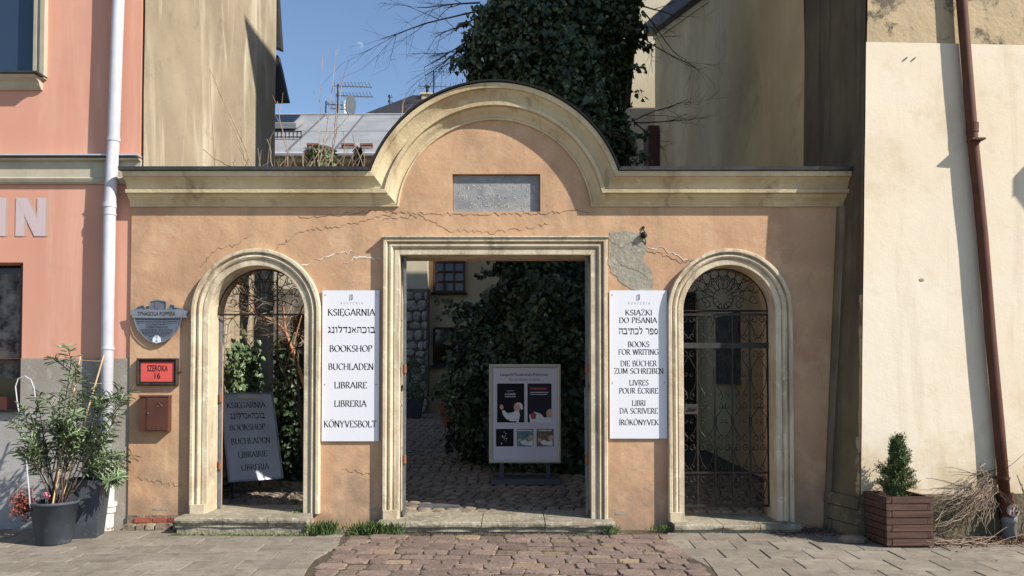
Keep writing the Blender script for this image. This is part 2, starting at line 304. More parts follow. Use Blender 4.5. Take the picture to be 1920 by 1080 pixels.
def plate_mesh(outline, holes, thick, yfront, name='plate'):
    cu = bpy.data.curves.new(name, 'CURVE'); cu.dimensions = '2D'; cu.fill_mode = 'BOTH'; cu.extrude = thick / 2
    for pts in [outline] + holes:
        sp = cu.splines.new('POLY'); sp.points.add(len(pts) - 1); sp.use_cyclic_u = True
        for p, q in zip(sp.points, pts): p.co = (q[0], q[1], 0, 1)
    ob = bpy.data.objects.new(name, cu); COL.objects.link(ob)
    dg = bpy.context.evaluated_depsgraph_get(); me = bpy.data.meshes.new_from_object(ob.evaluated_get(dg))
    vs = [(v.co.x, yfront + thick / 2 - v.co.z, v.co.y) for v in me.vertices]; fs = [tuple(p.vertices) for p in me.polygons]
    bpy.data.objects.remove(ob); bpy.data.curves.remove(cu); bpy.data.meshes.remove(me)
    return MB().add(vs, fs)
# plain sans lettering from Blender's own font
def sans(text, bold=0.0):
    cu = bpy.data.curves.new('t', 'FONT'); cu.body = text; cu.fill_mode = 'FRONT'; cu.offset = bold; cu.resolution_u = 3
    ob = bpy.data.objects.new('t', cu); COL.objects.link(ob)
    dg = bpy.context.evaluated_depsgraph_get(); me = bpy.data.meshes.new_from_object(ob.evaluated_get(dg))
    vs = [(v.co.x, v.co.y) for v in me.vertices]; fs = [tuple(p.vertices) for p in me.polygons]
    bpy.data.objects.remove(ob); bpy.data.curves.remove(cu); bpy.data.meshes.remove(me)
    return vs, fs
def fit(vf, w=None, h=None):
    vs, fs = vf
    if not vs: return vs, fs
    x0 = min(v[0] for v in vs); x1 = max(v[0] for v in vs); y0 = min(v[1] for v in vs); y1 = max(v[1] for v in vs)
    sx = w / (x1 - x0) if w else h / (y1 - y0); sy = h / (y1 - y0) if h else sx
    return [((a - (x0 + x1) / 2) * sx, (b - (y0 + y1) / 2) * sy) for a, b in vs], fs
# serif capitals drawn with a broad nib
def _c(cx, cy, rx, ry, a0, a1, n=12): return [(cx + rx * math.cos(R(a0 + (a1 - a0) * i / n)), cy + ry * math.sin(R(a0 + (a1 - a0) * i / n))) for i in range(n + 1)]
G = {
 'A': (.74, [[(.02, 0), (.37, 1), (.72, 0)], [(.14, .34), (.6, .34)]], [(.02, 0), (.72, 0)]),
 'B': (.62, [[(.1, 0), (.1, 1)], [(.1, 1), (.3, 1)] + _c(.3, .76, .2, .24, 90, -90) + [(.1, .52)], [(.1, .52), (.32, .52)] + _c(.32, .26, .26, .26, 90, -90) + [(.1, 0)]], []),
 'C': (.72, [_c(.42, .5, .37, .5, 42, 318, 18)], []),
 'D': (.76, [[(.1, 0), (.1, 1)], [(.1, 1), (.28, 1)] + _c(.28, .5, .42, .5, 90, -90, 16) + [(.1, 0)]], []),
 'E': (.58, [[(.1, 0), (.1, 1)], [(.1, 1), (.5, 1), (.5, .86)], [(.1, .52), (.42, .52)], [(.1, 0), (.53, 0), (.53, .16)]], []),
 'F': (.54, [[(.1, 0), (.1, 1)], [(.1, 1), (.5, 1), (.5, .86)], [(.1, .52), (.42, .52)]], [(.1, 0)]),
 'G': (.78, [_c(.42, .5, .37, .5, 42, 318, 18), [(.7, .44), (.7, .1)], [(.56, .44), (.78, .44)]], []),
 'H': (.78, [[(.1, 0), (.1, 1)], [(.68, 0), (.68, 1)], [(.1, .52), (.68, .52)]], [(.1, 0), (.1, 1), (.68, 0), (.68, 1)]),
 'I': (.24, [[(.12, 0), (.12, 1)]], [(.12, 0), (.12, 1)]),
 'K': (.7, [[(.1, 0), (.1, 1)], [(.6, 1), (.12, .46)], [(.24, .58), (.66, 0)]], [(.1, 0), (.1, 1), (.6, 1), (.66, 0)]),
 'L': (.56, [[(.1, 0), (.1, 1)], [(.1, 0), (.52, 0), (.52, .18)]], [(.1, 1)]),
 'M': (.9, [[(.08, 0), (.12, 1), (.45, .1), (.78, 1), (.82, 0)]], [(.08, 0), (.82, 0)]),
 'N': (.78, [[(.1, 0), (.1, 1), (.68, 0), (.68, 1)]], [(.1, 0), (.68, 1)]),
 'O': (.82, [_c(.41, .5, .37, .5, 90, 450, 24)], []),
 'P': (.58, [[(.1, 0), (.1, 1)], [(.1, 1), (.3, 1)] + _c(.3, .74, .24, .26, 90, -90) + [(.1, .48)]], [(.1, 0)]),
 'R': (.66, [[(.1, 0), (.1, 1)], [(.1, 1), (.3, 1)] + _c(.3, .75, .22, .25, 90, -90) + [(.1, .5)], [(.3, .5), (.64, 0)]], [(.1, 0), (.64, 0)]),
 'S': (.54, [_c(.28, .75, .2, .25, 30, 240, 12) + _c(.27, .26, .22, .26, 60, -150, 12)], []),
 'T': (.66, [[(.33, 0), (.33, 1)], [(.03, .86), (.03, 1), (.63, 1), (.63, .86)]], [(.33, 0)]),
 'U': (.76, [[(.1, 1), (.1, .35)] + _c(.38, .3, .28, .3, 180, 360) + [(.66, 1)]], [(.1, 1), (.66, 1)]),
 'V': (.74, [[(.04, 1), (.38, 0), (.7, 1)]], [(.04, 1), (.7, 1)]),
 'W': (1.02, [[(.04, 1), (.28, 0), (.52, .95), (.76, 0), (.98, 1)]], [(.04, 1), (.98, 1)]),
 'Y': (.7, [[(.04, 1), (.35, .48), (.66, 1)], [(.35, .48), (.35, 0)]], [(.04, 1), (.66, 1), (.35, 0)]),
 'Z': (.64, [[(.06, .86), (.06, 1), (.58, 1), (.05, 0), (.6, 0), (.6, .15)]], []),
 ' ': (.34, [], []),
}
MARKS = {'Ę': ('E', 'og'), 'Ą': ('A', 'og'), 'Ż': ('Z', 'dot'), 'Ö': ('O', 'um'), 'Ü': ('U', 'um'), 'É': ('E', 'ac'), 'Í': ('I', 'ac'), 'Ó': ('O', 'ac')}
def serif(text, t=0.165, track=0.09):
    V = []; Fc = []; x = 0.0
    def seg(a, b, wd):
        d = Vector((b[0] - a[0], b[1] - a[1]))
        if d.length < 1e-6: return
        d.normalize(); nx, ny = -d.y * wd / 2, d.x * wd / 2; e = wd * 0.18
        n = len(V); V.extend([(a[0] + nx - d.x * e, a[1] + ny - d.y * e), (a[0] - nx - d.x * e, a[1] - ny - d.y * e), (b[0] - nx + d.x * e, b[1] - ny + d.y * e), (b[0] + nx + d.x * e, b[1] + ny + d.y * e)])
        Fc.append((n, n + 1, n + 2, n + 3))
    for ch in text:
        base, mk = MARKS.get(ch, (ch, None)); wd, strokes, ser = G[base]
        for st in strokes:
            for a, b in zip(st, st[1:]):
                an = math.atan2(b[1] - a[1], b[0] - a[0]); k = max(0.42, abs(math.sin(an - R(20))))
                seg((x + a[0], a[1]), (x + b[0], b[1]), t * k)
        for (sx, sz) in ser: seg((x + sx - .1, sz + (.02 if sz < .5 else -.02)), (x + sx + .1, sz + (.02 if sz < .5 else -.02)), .05)
        mx = x + wd / 2
        if mk == 'og': seg((x + wd * .8, 0), (x + wd * .72, -.14), .06); seg((x + wd * .72, -.14), (x + wd * .88, -.2), .06)
        if mk == 'dot': seg((mx - .05, 1.17), (mx + .05, 1.17), .1)
        if mk == 'um': seg((mx - .2, 1.17), (mx - .1, 1.17), .1); seg((mx + .1, 1.17), (mx + .2, 1.17), .1)
        if mk == 'ac': seg((mx - .03, 1.1), (mx + .14, 1.26), .08)
        x += wd + track
    return V, Fc
HG = {'ב': (.8, [[(.05, 1), (.6, 1), (.62, .1)], [(0, .05), (.8, .05)]]), 'ו': (.42, [[(.05, 1), (.3, .98), (.3, 0)]]), 'כ': (.78, [[(.05, 1), (.55, 1), (.68, .8), (.68, .2), (.55, .02), (.05, .02)]]),
 'ה': (.8, [[(.05, 1), (.7, 1), (.72, 0)], [(.15, .62), (.15, 0)]]), 'א': (.82, [[(.08, 1), (.75, 0)], [(.66, 1), (.62, .65), (.45, .45)], [(.28, .7), (.12, .4), (.12, 0)]]), 'נ': (.52, [[(.12, 1), (.4, 1), (.42, .05)], [(.02, .05), (.45, .05)]]),
 'ד': (.8, [[(.03, 1), (.76, 1)], [(.6, 1), (.6, 0)]]), 'ל': (.7, [[(.08, 1.45), (.08, 1), (.6, 1), (.6, .6), (.3, 0)]]), 'ג': (.5, [[(.1, 1), (.3, 1), (.35, .3), (.44, 0)], [(.35, .3), (.06, 0)]]), 'ס': (.8, [_c(.38, .5, .32, .48, 0, 360, 16)]),
 'פ': (.78, [[(.1, .55), (.1, 1), (.55, 1), (.68, .8), (.68, .1), (.6, .02), (.05, .02)], [(.1, .55), (.35, .55)]]), 'ר': (.72, [[(.05, 1), (.5, 1), (.62, .85), (.62, 0)]]), 'ת': (.82, [[(.05, 1), (.65, 1), (.72, .85), (.72, 0)], [(.2, 1), (.2, .1), (.05, .02)]]), 'י': (.36, [[(.05, 1), (.25, 1), (.25, .6)]]), ' ': (.4, [])}
def hebrew_type(text, t=.27):
    V = []; Fc = []; x = 0
    for ch in text:
        wd, st = HG[ch]
        for s in st:
            for a, b in zip(s, s[1:]):
                an = math.atan2(b[1] - a[1], b[0] - a[0]); wv = t * max(.5, abs(math.sin(an - R(110)))); d = Vector((b[0] - a[0], b[1] - a[1])).normalized(); nx, ny = -d.y * wv / 2, d.x * wv / 2; e = wv * .2; n = len(V)
                V += [(x + a[0] + nx - d.x * e, a[1] + ny - d.y * e), (x + a[0] - nx - d.x * e, a[1] - ny - d.y * e), (x + b[0] - nx + d.x * e, b[1] - ny + d.y * e), (x + b[0] + nx + d.x * e, b[1] + ny + d.y * e)]; Fc.append((n, n + 1, n + 2, n + 3))
        x += wd + .12
    return V, Fc
def fit_caps(vf, w, h):    # width fitted, the cap height is 1 unit
    vs, fs = vf; x0 = min(v[0] for v in vs); x1 = max(v[0] for v in vs); sx = w / (x1 - x0)
    return [((a - (x0 + x1) / 2) * sx, (b - .5) * h) for a, b in vs], fs
def leaves(name, P, N, size, mat, parent=None, kind=None, aspect=0.85, droop=0.8, jitter=0.8, fold=0.15, seed=1, shape='ivy', T=None):
    """many leaf-sized folded faces at points P, facing roughly N"""
    g = np.random.default_rng(seed); n = len(P); P = np.asarray(P, float); N = np.asarray(N, float)
    N = N + g.normal(0, jitter, (n, 3)) * 0.6; N /= np.linalg.norm(N, axis=1, keepdims=True) + 1e-9
    if T is None: T = np.tile([0, 0, -droop], (n, 1)) + g.normal(0, 0.6, (n, 3))
    T = T - N * (T * N).sum(1, keepdims=True); T /= np.linalg.norm(T, axis=1, keepdims=True) + 1e-9
    B = np.cross(N, T)
    sz = (size * g.uniform(0.6, 1.25, n))[:, None]
    if shape == 'ivy': base = [(0, 0, 0), (-.5, .12, fold), (-.36, .6, fold), (0, 1, 0), (.36, .6, fold), (.5, .12, fold)]
    else: base = [(0, 0, 0), (-.5, .35, fold), (-.35, .75, fold), (0, 1, -.08), (.35, .75, fold), (.5, .35, fold)]
    V = np.empty((n, 6, 3))
    for i, (b, t, h) in enumerate(base): V[:, i] = P + (B * b * aspect + T * t + N * h) * sz
    F_ = np.empty((n, 2, 4), int); o = np.arange(n)[:, None] * 6
    F_[:, 0] = o + np.array([0, 3, 2, 1]); F_[:, 1] = o + np.array([0, 5, 4, 3])
    me = bpy.data.meshes.new(name); nf = n * 2
    me.vertices.add(n * 6); me.vertices.foreach_set('co', V.reshape(-1)); me.loops.add(nf * 4); me.loops.foreach_set('vertex_index', F_.reshape(-1))
    me.polygons.add(nf); me.polygons.foreach_set('loop_start', np.arange(nf) * 4); me.polygons.foreach_set('loop_total', np.full(nf, 4))
    me.update(calc_edges=True)
    at_ = me.attributes.new('vary', 'FLOAT', 'POINT'); at_.data.foreach_set('value', np.repeat(g.random(n), 6))
    return link(name, me, mat, parent, kind)
def wander(p, d, length, r, n=8, wob=0.25, grav=0.0, taper=0.35, rnd=random):
    p = Vector(p); d = Vector(d).normalized(); pts = [p.copy()]; rs = [r]
    for i in range(n):
        d = (d + Vector((rnd.gauss(0, wob), rnd.gauss(0, wob), rnd.gauss(0, wob) + grav)) * (1.0 / n) * 2).normalized()
        p = p + d * length / n; pts.append(p.copy()); rs.append(r * (1 - (1 - taper) * (i + 1) / n))
    return pts, rs, d
def branch(mb, p, d, length, r, depth, kids=4, spread=0.7, wob=0.3, grav=0.0, minr=0.0015, shrink=0.55, rnd=random, sides=4):
    pts, rs, dd = wander(p, d, length, r, 7, wob, grav, 0.35, rnd)
    mb.tube(pts, rs, 5 if depth > 1 else sides, cap=False)
    if depth <= 0: return
    for k in range(kids):
        i = rnd.randint(2, len(pts) - 1); base = pts[i]; q = (pts[i] - pts[i - 1]).normalized()
        nd = (q + Vector((rnd.gauss(0, spread), rnd.gauss(0, spread), rnd.gauss(0, spread)))).normalized()
        branch(mb, base, nd, length * shrink * rnd.uniform(0.7, 1.2), max(rs[i] * 0.6, minr), depth - 1, kids, spread, wob, grav, minr, shrink, rnd, sides)
def rough_plate(pts, z0, z1, inset=0.008, lift=None):
    """a stone with a bevelled, slightly uneven top; pts counter-clockwise (x, y)"""
    mb = MB(); n = len(pts); cx = sum(p[0] for p in pts) / n; cy = sum(p[1] for p in pts) / n
    lo = [(x, y, z0) for x, y in pts]; mid = [(x, y, z1 - inset) for x, y in pts]
    top = []
    for x, y in pts:
        dx, dy = cx - x, cy - y; L = math.hypot(dx, dy) + 1e-6
        top.append((x + dx / L * inset * 1.3, y + dy / L * inset * 1.3, z1 + (random.uniform(-lift, lift) if lift else 0)))
    mb.v = lo + mid + top
    for i in range(n):
        j = (i + 1) % n; mb.f += [(i, j, n + j, n + i), (n + i, n + j, 2 * n + j, 2 * n + i)]
    mb.f.append(tuple(2 * n + i for i in range(n)))
    return mb

# ================================================================== GROUND
def zy(Y): return 0.12 + max(0.0, Y - 0.4) * 0.041       # the courtyard climbs away from the gate
g = MB(); g.add([(-120, -150, -.09), (120, -150, -.09), (120, 60, -.09), (-120, 60, -.09)], [(0, 1, 2, 3)])
ground = g.build('ground', 'dirt', kind='structure')
# street paving: slabs left and right of the crossing
pave = MB(); pave.bb(-30, 30, -6.3, -0.02, -.085, -.010)
pavement = pave.build('pavement', 'dirt', kind='structure')
def left_edge(y): return -1.74 + (0.0 if y > -1 else 0) + 0.04 * math.sin(y * 5)
def right_edge(y): return 1.62 + 0.10 * math.sin(y * 3 + 1)
def clip_poly(poly, f, keep):
    out = []
    for i in range(len(poly)):
        a, b = poly[i], poly[(i + 1) % len(poly)]; fa, fb = f(a), f(b)
        if fa >= 0: out.append(a)
        if (fa >= 0) != (fb >= 0):
            t = fa / (fa - fb); out.append((a[0] + (b[0] - a[0]) * t, a[1] + (b[1] - a[1]) * t))
    return out
def area(p): return 0.5 * sum(p[i][0] * p[(i + 1) % len(p)][1] - p[(i + 1) % len(p)][0] * p[i][1] for i in range(len(p)))
slab_far = MB()
def slabs(x0, x1, w_, h_, ang, origin, side, offs):
    c, s_ = math.cos(ang), math.sin(ang)
    for r_ in range(-9, 30):
        for k in range(-30, 30):
            sh = offs * (r_ % 2) * w_ + 0.02 * math.sin(r_ * 7.1)
            q = []
            for (a, b) in ((0, 0), (1, 0), (1, 1), (0, 1)):
                gx = k * w_ + sh + a * (w_ - .008) + .003; gy = -(r_ + 1) * h_ + b * (h_ - .008)
                q.append((origin[0] + gx * c - gy * s_, origin[1] + gx * s_ + gy * c))
            q = [(x + random.uniform(-.004, .004), y + random.uniform(-.004, .004)) for x, y in q]
            cx = sum(p[0] for p in q) / 4; cy = sum(p[1] for p in q) / 4
            if side < 0: q = clip_poly(q, lambda p: left_edge(p[1]) - p[0] - .01, 1)
            else: q = clip_poly(q, lambda p: p[0] - right_edge(p[1]) - .01, 1)
            if len(q) < 3: continue
            q = clip_poly(q, lambda p: -0.03 - p[1], 1)
            if len(q) < 3 or area(q) < 0.012: continue
            if cx < x0 or cx > x1 or cy < -6: continue
            lift = random.uniform(-.005, .005)
            mb = rough_plate(q, -.05, 0 + lift, .005, .002)
            if cy > -2.75 and abs(cx) < 0.70 * (cy + 8.53) + .3:
                mb.v = [(v[0] - cx, v[1] - cy, v[2]) for v in mb.v]
                o = mb.build('paving_slab', 'paving', pavement); o.location = (cx, cy, 0)
            else: slab_far.add(mb.v, mb.f)
slabs(-9, -1.5, .45, .345, R(3), (0, -.36), -1, .5)
slabs(1.3, 9, .40, .40, R(-3), (0, -.12), 1, .5)
slab_far.build('outer_slabs', 'paving', pavement, kind='stuff')
sq_ = MB(); sq_.add([(-60, -70, -.004), (60, -70, -.004), (60, -6.2, -.004), (-60, -6.2, -.004)], [(0, 1, 2, 3)]); sq_.build('street_square', 'paving', kind='structure')
# the crossing of setts
drive = MB(); drive.add([(-1.8, -6, -.0085), (1.75, -6, -.0085), (1.75, -.05, -.0085), (-1.8, -.05, -.0085)], [(0, 1, 2, 3)])
crossing = drive.build('cobbled_crossing', 'dirt', kind='structure')
y = -.34; row = 0; far_setts = MB()
while y > -6:
    h_ = random.uniform(.165, .215); x = -1.72 + random.uniform(-.02, .06)
    while x < 1.6:
        wd = random.uniform(.15, .30); x1 = min(x + wd, 1.66)
        if x1 - x > .09:
            pts = []
            for (a, b) in ((.0, .12), (.12, 0), (.5, -.02), (.88, 0), (1, .12), (1, .5), (1, .88), (.88, 1), (.5, 1.02), (.12, 1), (0, .88), (0, .5)):
                pts.append((x + .004 + a * (x1 - x - .010) + random.uniform(-.012, .012), y - h_ + .004 + b * (h_ - .010) + random.uniform(-.009, .009) + .03 * math.sin(x * 2.2 + row)))
            cx, cy = (x + x1) / 2, y - h_ / 2
            hgt = random.uniform(-.008, .008)
            mb = MB(); n = 12; tx, ty = random.uniform(-.02, .02), random.uniform(-.025, .025)
            cen = (cx, cy)
            rings = []
            for sc, z in ((1.0, -.06), (1.0, hgt - .010), (.965, hgt - .001), (.85, hgt + .001)):
                rings.append([(cen[0] + (p[0] - cen[0]) * sc - cx, cen[1] + (p[1] - cen[1]) * sc - cy, z + (p[0] - cx) * tx + (p[1] - cy) * ty) for p in pts])
            for rg in rings: mb.v += rg
            for q in range(3):
                for i in range(n): j = (i + 1) % n; mb.f.append((q * n + i, q * n + j, (q + 1) * n + j, (q + 1) * n + i))
            mb.f.append(tuple(3 * n + i for i in range(n)))
            if y > -2.8:
                o = mb.build('sett', 'sett2' if random.random() < .07 else 'sett', crossing); o.location = (cx, cy, 0)
            else: far_setts.add([(v[0] + cx, v[1] + cy, v[2]) for v in mb.v], mb.f)
        x = x1
    y -= h_; row += 1
far_setts.build('outer_setts', 'sett', crossing, kind='stuff')

# courtyard
yd = MB(); yd.add([(-12, .44, zy(.44) - .03), (3.75, .44, zy(.44) - .03), (3.75, 17, zy(17) - .03), (-12, 17, zy(17) - .03)], [(0, 1, 2, 3)])
courtyard = yd.build('courtyard_ground', 'dirt', kind='structure')
cob = MB(); nind = 0; y = .46; row = 0
base_meshes = []
for k in range(8):
    mb = MB(); n = 8; pts = []
    for (a, b) in ((-.5, -.35), (-.35, -.5), (.35, -.5), (.5, -.35), (.5, .35), (.35, .5), (-.35, .5), (-.5, .35)): pts.append((a * .155 * random.uniform(.9, 1.05), b * .115 * random.uniform(.9, 1.05)))
    for sc, z in ((1, -.05), (1, -.012), (.86, .0), (.5, .006)): mb.v += [(p[0] * sc, p[1] * sc, z) for p in pts]
    for q in range(3):
        for i in range(n): j = (i + 1) % n; mb.f.append((q * n + i, q * n + j, (q + 1) * n + j, (q + 1) * n + i))
    mb.f.append(tuple(3 * n + i for i in range(n)))
    me = bpy.data.meshes.new('cobble'); me.from_pydata(mb.v, [], mb.f); me.materials.append(M['cobble']); me.polygons.foreach_set('use_smooth', [True] * len(me.polygons)); base_meshes.append((me, mb))
while y < 16:
    xl, xr = (-3.95, 3.6) if y < 4.8 else (-7.0, 3.6)
    x = xl + random.uniform(0, .1)
    while x < xr:
        yy = y + .05 * math.sin(x * 3.1) + random.uniform(-.01, .01); me, mb = random.choice(base_meshes); rz = random.uniform(-.12, .12) + .25 * math.sin(x * 3.1 + 1)
        zc = zy(yy) + random.uniform(-.006, .008)
        seen = (y < 2.6) and ((-3.75 < x < -2.2) or (-1.55 < x < 1.15)) and nind < 290
        if seen: link('cobble', me, None, courtyard, loc=(x, yy, zc), rot=(R(2.3), 0, rz)); nind += 1
        elif not (y > 3.2 and x > .6 and y < 10):
            c, s_ = math.cos(rz), math.sin(rz); cob.add([(x + v[0] * c - v[1] * s_, yy + v[0] * s_ + v[1] * c, zc + v[2]) for v in mb.v], mb.f)
        x += .168
    y += .128; row += 1
cob.build('distant_cobbles', 'cobble', courtyard, kind='stuff')
dr = MB(); a = at(765, 937, .62); dr.bb(-1.1, -.62, .62, .84, .10, .150)
drain = dr.build('drain_cover', 'irongrey'); tag(drain, 'flat rectangular metal cover set in the cobbles just inside the middle gateway', 'drain cover')

# ================================================================== GATE WALL
gate = thing('gateway_wall', 'ochre plastered gateway wall with round pediment, cornice and three openings', 'wall', (0, 0, 0))
zs = Z_(388); XL, XR = X_(243), X_(1590)
pcx, pcz = p2(928, 405); pr = 182 / 170.0
ang = math.asin((zs - pcz) / pr)
ped = arc(pcx, pcz, pr, ang, math.pi - ang, 40)               # inner edge of the pediment moulding, right to left
outl = [(XL, -.3), (XR - .22, -.3), (XR, zs + .28)] + arc(pcx, pcz, pr + .30, math.asin((zs + .28 - pcz) / (pr + .30)), math.pi - math.asin((zs + .28 - pcz) / (pr + .30)), 40) + [(XL, zs + .28)]
def arch_hole(cx_px, r_px, top_px, zb=-.35):
    cx = X_(cx_px); r = r_px / 170.0; zt = Z_(top_px); zc = zt - r
    return cx, r, zc, [(cx - r, zb), (cx + r, zb)] + arc(cx, zc, r, 0, math.pi, 36)
LA = arch_hole(482, 90, 498); RA = arch_hole(1367, 87, 497)
doorX0, doorX1, doorZ = X_(749), X_(1108), Z_(478)
tx0, tz0 = p2(848, 397); tx1, tz1 = p2(1013, 326)
def opening(h):   # open at the foot: the sill stands on the steps
    return h
holes = [LA[3], RA[3], [(doorX0, -.35), (doorX1, -.35), (doorX1, doorZ), (doorX0, doorZ)], [(tx0, tz0), (tx1, tz0), (tx1, tz1), (tx0, tz1)]]
holes = [[(x, max(z, -.2)) for x, z in h] for h in holes]
outl = [(x, max(z, -.3)) for x, z in outl]
wm = plate_mesh(outl, holes, .42, 0.0)
wm.build('plaster_wall', 'ochre', gate)
# cornice and pediment moulding: straight runs and arc, mitred where they meet
prof = [(0, -.005), (0, .026), (.016, .030), (.018, .016), (.026, .018)]
for i in range(9):
    t = i / 8; prof.append((.028 + .094 * t, .022 + .070 * (t - .14 * math.sin(2 * math.pi * t))))
prof += [(.124, .088), (.127, .134), (.163, .140), (.166, .098), (.176, .098)]
for i in range(10):
    t = i / 9; prof.append((.178 + .108 * t, .102 + .076 * (1 - math.cos(t * math.pi / 2))))
prof += [(.289, .176), (.291, .202), (.342, .212), (.350, .18), (.350, -.01)]
def mould(prof, xl=None, xr=None, run='all', y0=0.0, n=48):
    """run: left, right, arc or all"""
    dz = zs - pcz; rows = []
    def junction(u):
        R0 = pr + u; k = min(.999, (dz + u) / R0); return math.asin(k), R0 * math.sqrt(1 - k * k)
    if run in ('left', 'all'): rows.append([(xl, y0 - v, zs + u) for u, v in prof])
    if run == 'left': rows.append([(pcx - junction(u)[1], y0 - v, zs + u) for u, v in prof])
    if run in ('arc', 'all'):
        for i in range(n + 1):
            t = i / n; row = []
            for u, v in prof:
                a_, _ = junction(u); th = math.pi - a_ - (math.pi - 2 * a_) * t; row.append((pcx + (pr + u) * math.cos(th), y0 - v, pcz + (pr + u) * math.sin(th)))
            rows.append(row)
    if run == 'right': rows.append([(pcx + junction(u)[1], y0 - v, zs + u) for u, v in prof])
    if run in ('right', 'all'): rows.append([(xr, y0 - v, zs + u) for u, v in prof])
    mb = MB(); m = len(prof)
    for r_ in rows: mb.v += r_
    for i in range(len(rows) - 1):
        for k in range(m - 1): mb.f.append((i * m + k, i * m + k + 1, (i + 1) * m + k + 1, (i + 1) * m + k))
    mb.f.append(tuple(range(m))); mb.f.append(tuple((len(rows) - 1) * m + k for k in reversed(range(m))))
    return mb
xl_, xr_ = X_(242), X_(1586)
mould(prof, xl_, xr_).build('cornice', 'cornice', gate)
cop = [(.352, .0), (.348, .236), (.385, .244), (.395, .0)]
mould(cop, xl_ - .03, None, 'left').build('coping', 'flash', gate); mould(cop, None, xr_, 'right').build('coping', 'flash', gate)
mould([(.352, -.40), (.350, .234), (.368, .238), (.378, -.40)], run='arc').build('pediment_flashing', 'black_flash', gate)
# roof over wall tops behind the coping
rt = MB(); rt.bb(XL, pcx - pr - .30, .0, .46, zs + .281, zs + .345); rt.build('wall_capping', 'flash', gate)
rt = MB(); rt.bb(pcx + pr + .30, XR, .0, .46, zs + .281, zs + .345); rt.build('wall_capping', 'flash', gate)
# door surrounds
def sprof(wd, lip=.055):
    return [(-.004, -.30), (-.004, .030), (.0, .036), (wd * .30, .038), (wd * .33, .026), (wd * .37, .026), (wd * .42, .052), (wd * .52, .064), (wd * .62, .058), (wd * .68, .038), (wd * .73, .036), (wd * .76, .072), (wd * .80, .08), (wd * .96, .08), (wd, .07), (wd, -.005)]
stepL, stepC, stepR = .175, .115, .09
def arch_path(A, zb, n=40):
    cx, r, zc, _ = A; return [(cx - r, zb)] + arc(cx, zc, r, math.pi, 0, n) + [(cx + r, zb)]
sweep(arch_path(LA, stepL), sprof(.178)).build('stone_surround', 'cream', gate)
sweep(arch_path(RA, stepR), sprof(.172)).build('stone_surround', 'cream', gate)
sweep([(doorX0, stepC), (doorX0, doorZ), (doorX1, doorZ), (doorX1, stepC)], sprof(.175)).build('stone_surround', 'cream', gate)
# cap fillet on the middle surround, plain plinth blocks and jamb stones
cf = MB(); cf.bb(doorX0 - .195, doorX1 + .195, -.096, -.0, doorZ + .178, doorZ + .196); cf.build('lintel_fillet', 'cream', gate)
for (x, zb) in ((LA[0] - LA[1], stepL), (doorX0, stepC), (RA[0] - RA[1], stepR)):
    m_ = MB(); m_.bb(x - .16, x - .008, -.088, -.004, zb, zb + .10); m_.build('plinth_block', 'cream', gate)
# tablet
tb = MB(); tb.bb(tx0 - .02, tx1 + .02, .068, .10, tz0 - .02, tz1 + .02); tb.build('recess_back', 'tabdark', gate)
tp = MB(); tp.bb(tx0 + .006, tx1 - .006, .056, .067, tz0 + .004, tz1 - .006); tab = tp.build('stone_tablet', 'tablet', gate)
tt = MB()
for i, (pa, pb2) in enumerate(((862, 1000), (860, 1002), (880, 982))):
    x = pa
    while x < pb2:      # worn raised marks where the letters were, no longer readable
        if random.random() < .84:
            for k in range(random.randint(1, 3)):
                u0, v0 = x + random.uniform(0, 4), 344 + i * 17 + random.uniform(0, 7); c0 = p2(u0, v0)
                if random.random() < .5: tt.bb(c0[0], c0[0] + random.uniform(.015, .03), .0535, .0562, c0[1] - .006, c0[1])
                else: tt.bb(c0[0], c0[0] + .006, .0535, .0562, c0[1] - random.uniform(.015, .035), c0[1])
        x += random.uniform(5.5, 8)
tt.build('inscription', 'tablet_text', tab, kind='stuff')
# repair patch, cracks, filler
pp = [(1141, 436), (1168, 433), (1205, 440), (1214, 462), (1206, 488), (1222, 508), (1226, 530), (1222, 545), (1188, 545), (1164, 528), (1147, 512), (1140, 490)]
pp = [p2(*q) for q in pp]
fine = []
for i in range(len(pp)):
    a, b = pp[i], pp[(i + 1) % len(pp)]
    for k in range(5): t = k / 5; fine.append((a[0] + (b[0] - a[0]) * t + random.uniform(-.012, .012), a[1] + (b[1] - a[1]) * t + random.uniform(-.012, .012)))
plate_mesh(fine, [], .006, -.004).build('cement_patch', 'patch', gate)
def crack(pts, wd, name, mat, y=-.0035, jag=5.0, Y=0):
    mb = MB(); P = []
    for i in range(len(pts) - 1):
        a, b = pts[i], pts[i + 1]; n = max(2, int(math.hypot(b[0] - a[0], b[1] - a[1]) / 5))
        for k in range(n): t = k / n; P.append((a[0] + (b[0] - a[0]) * t + random.uniform(-1, 1) * jag * .45, a[1] + (b[1] - a[1]) * t + random.uniform(-1, 1) * jag * .8))
    P.append(pts[-1]); W = [p2(*q) for q in P]; L = []; Rr = []
    for i, p in enumerate(W):
        k = wd * (.6 if mat == 'crack' else 1) * random.choice((.12, .3, .5, .8, 1.0)) * (0.3 if i in (0, len(W) - 1) else 1)
        L.append((p[0], y, p[1] + k)); Rr.append((p[0], y, p[1] - k))
    n = len(W); mb.v = L + Rr; mb.f = [(i, i + 1, n + i + 1, n + i) for i in range(n - 1)]
    mb.v += [(v[0], v[1] + .003, v[2]) for v in mb.v]; mb.f += [(i + 1, i, 2 * n + i, 2 * n + i + 1) for i in range(n - 1)]
    return mb.build(name, mat, gate)
crack([(560, 408), (640, 402), (700, 396), (760, 400), (850, 402), (905, 400), (960, 403), (1010, 401), (1060, 396), (1110, 398)], .004, 'crack', 'crack')
crack([(500, 480), (540, 450), (570, 432), (640, 425), (700, 408), (760, 398)], .003, 'crack', 'crack')
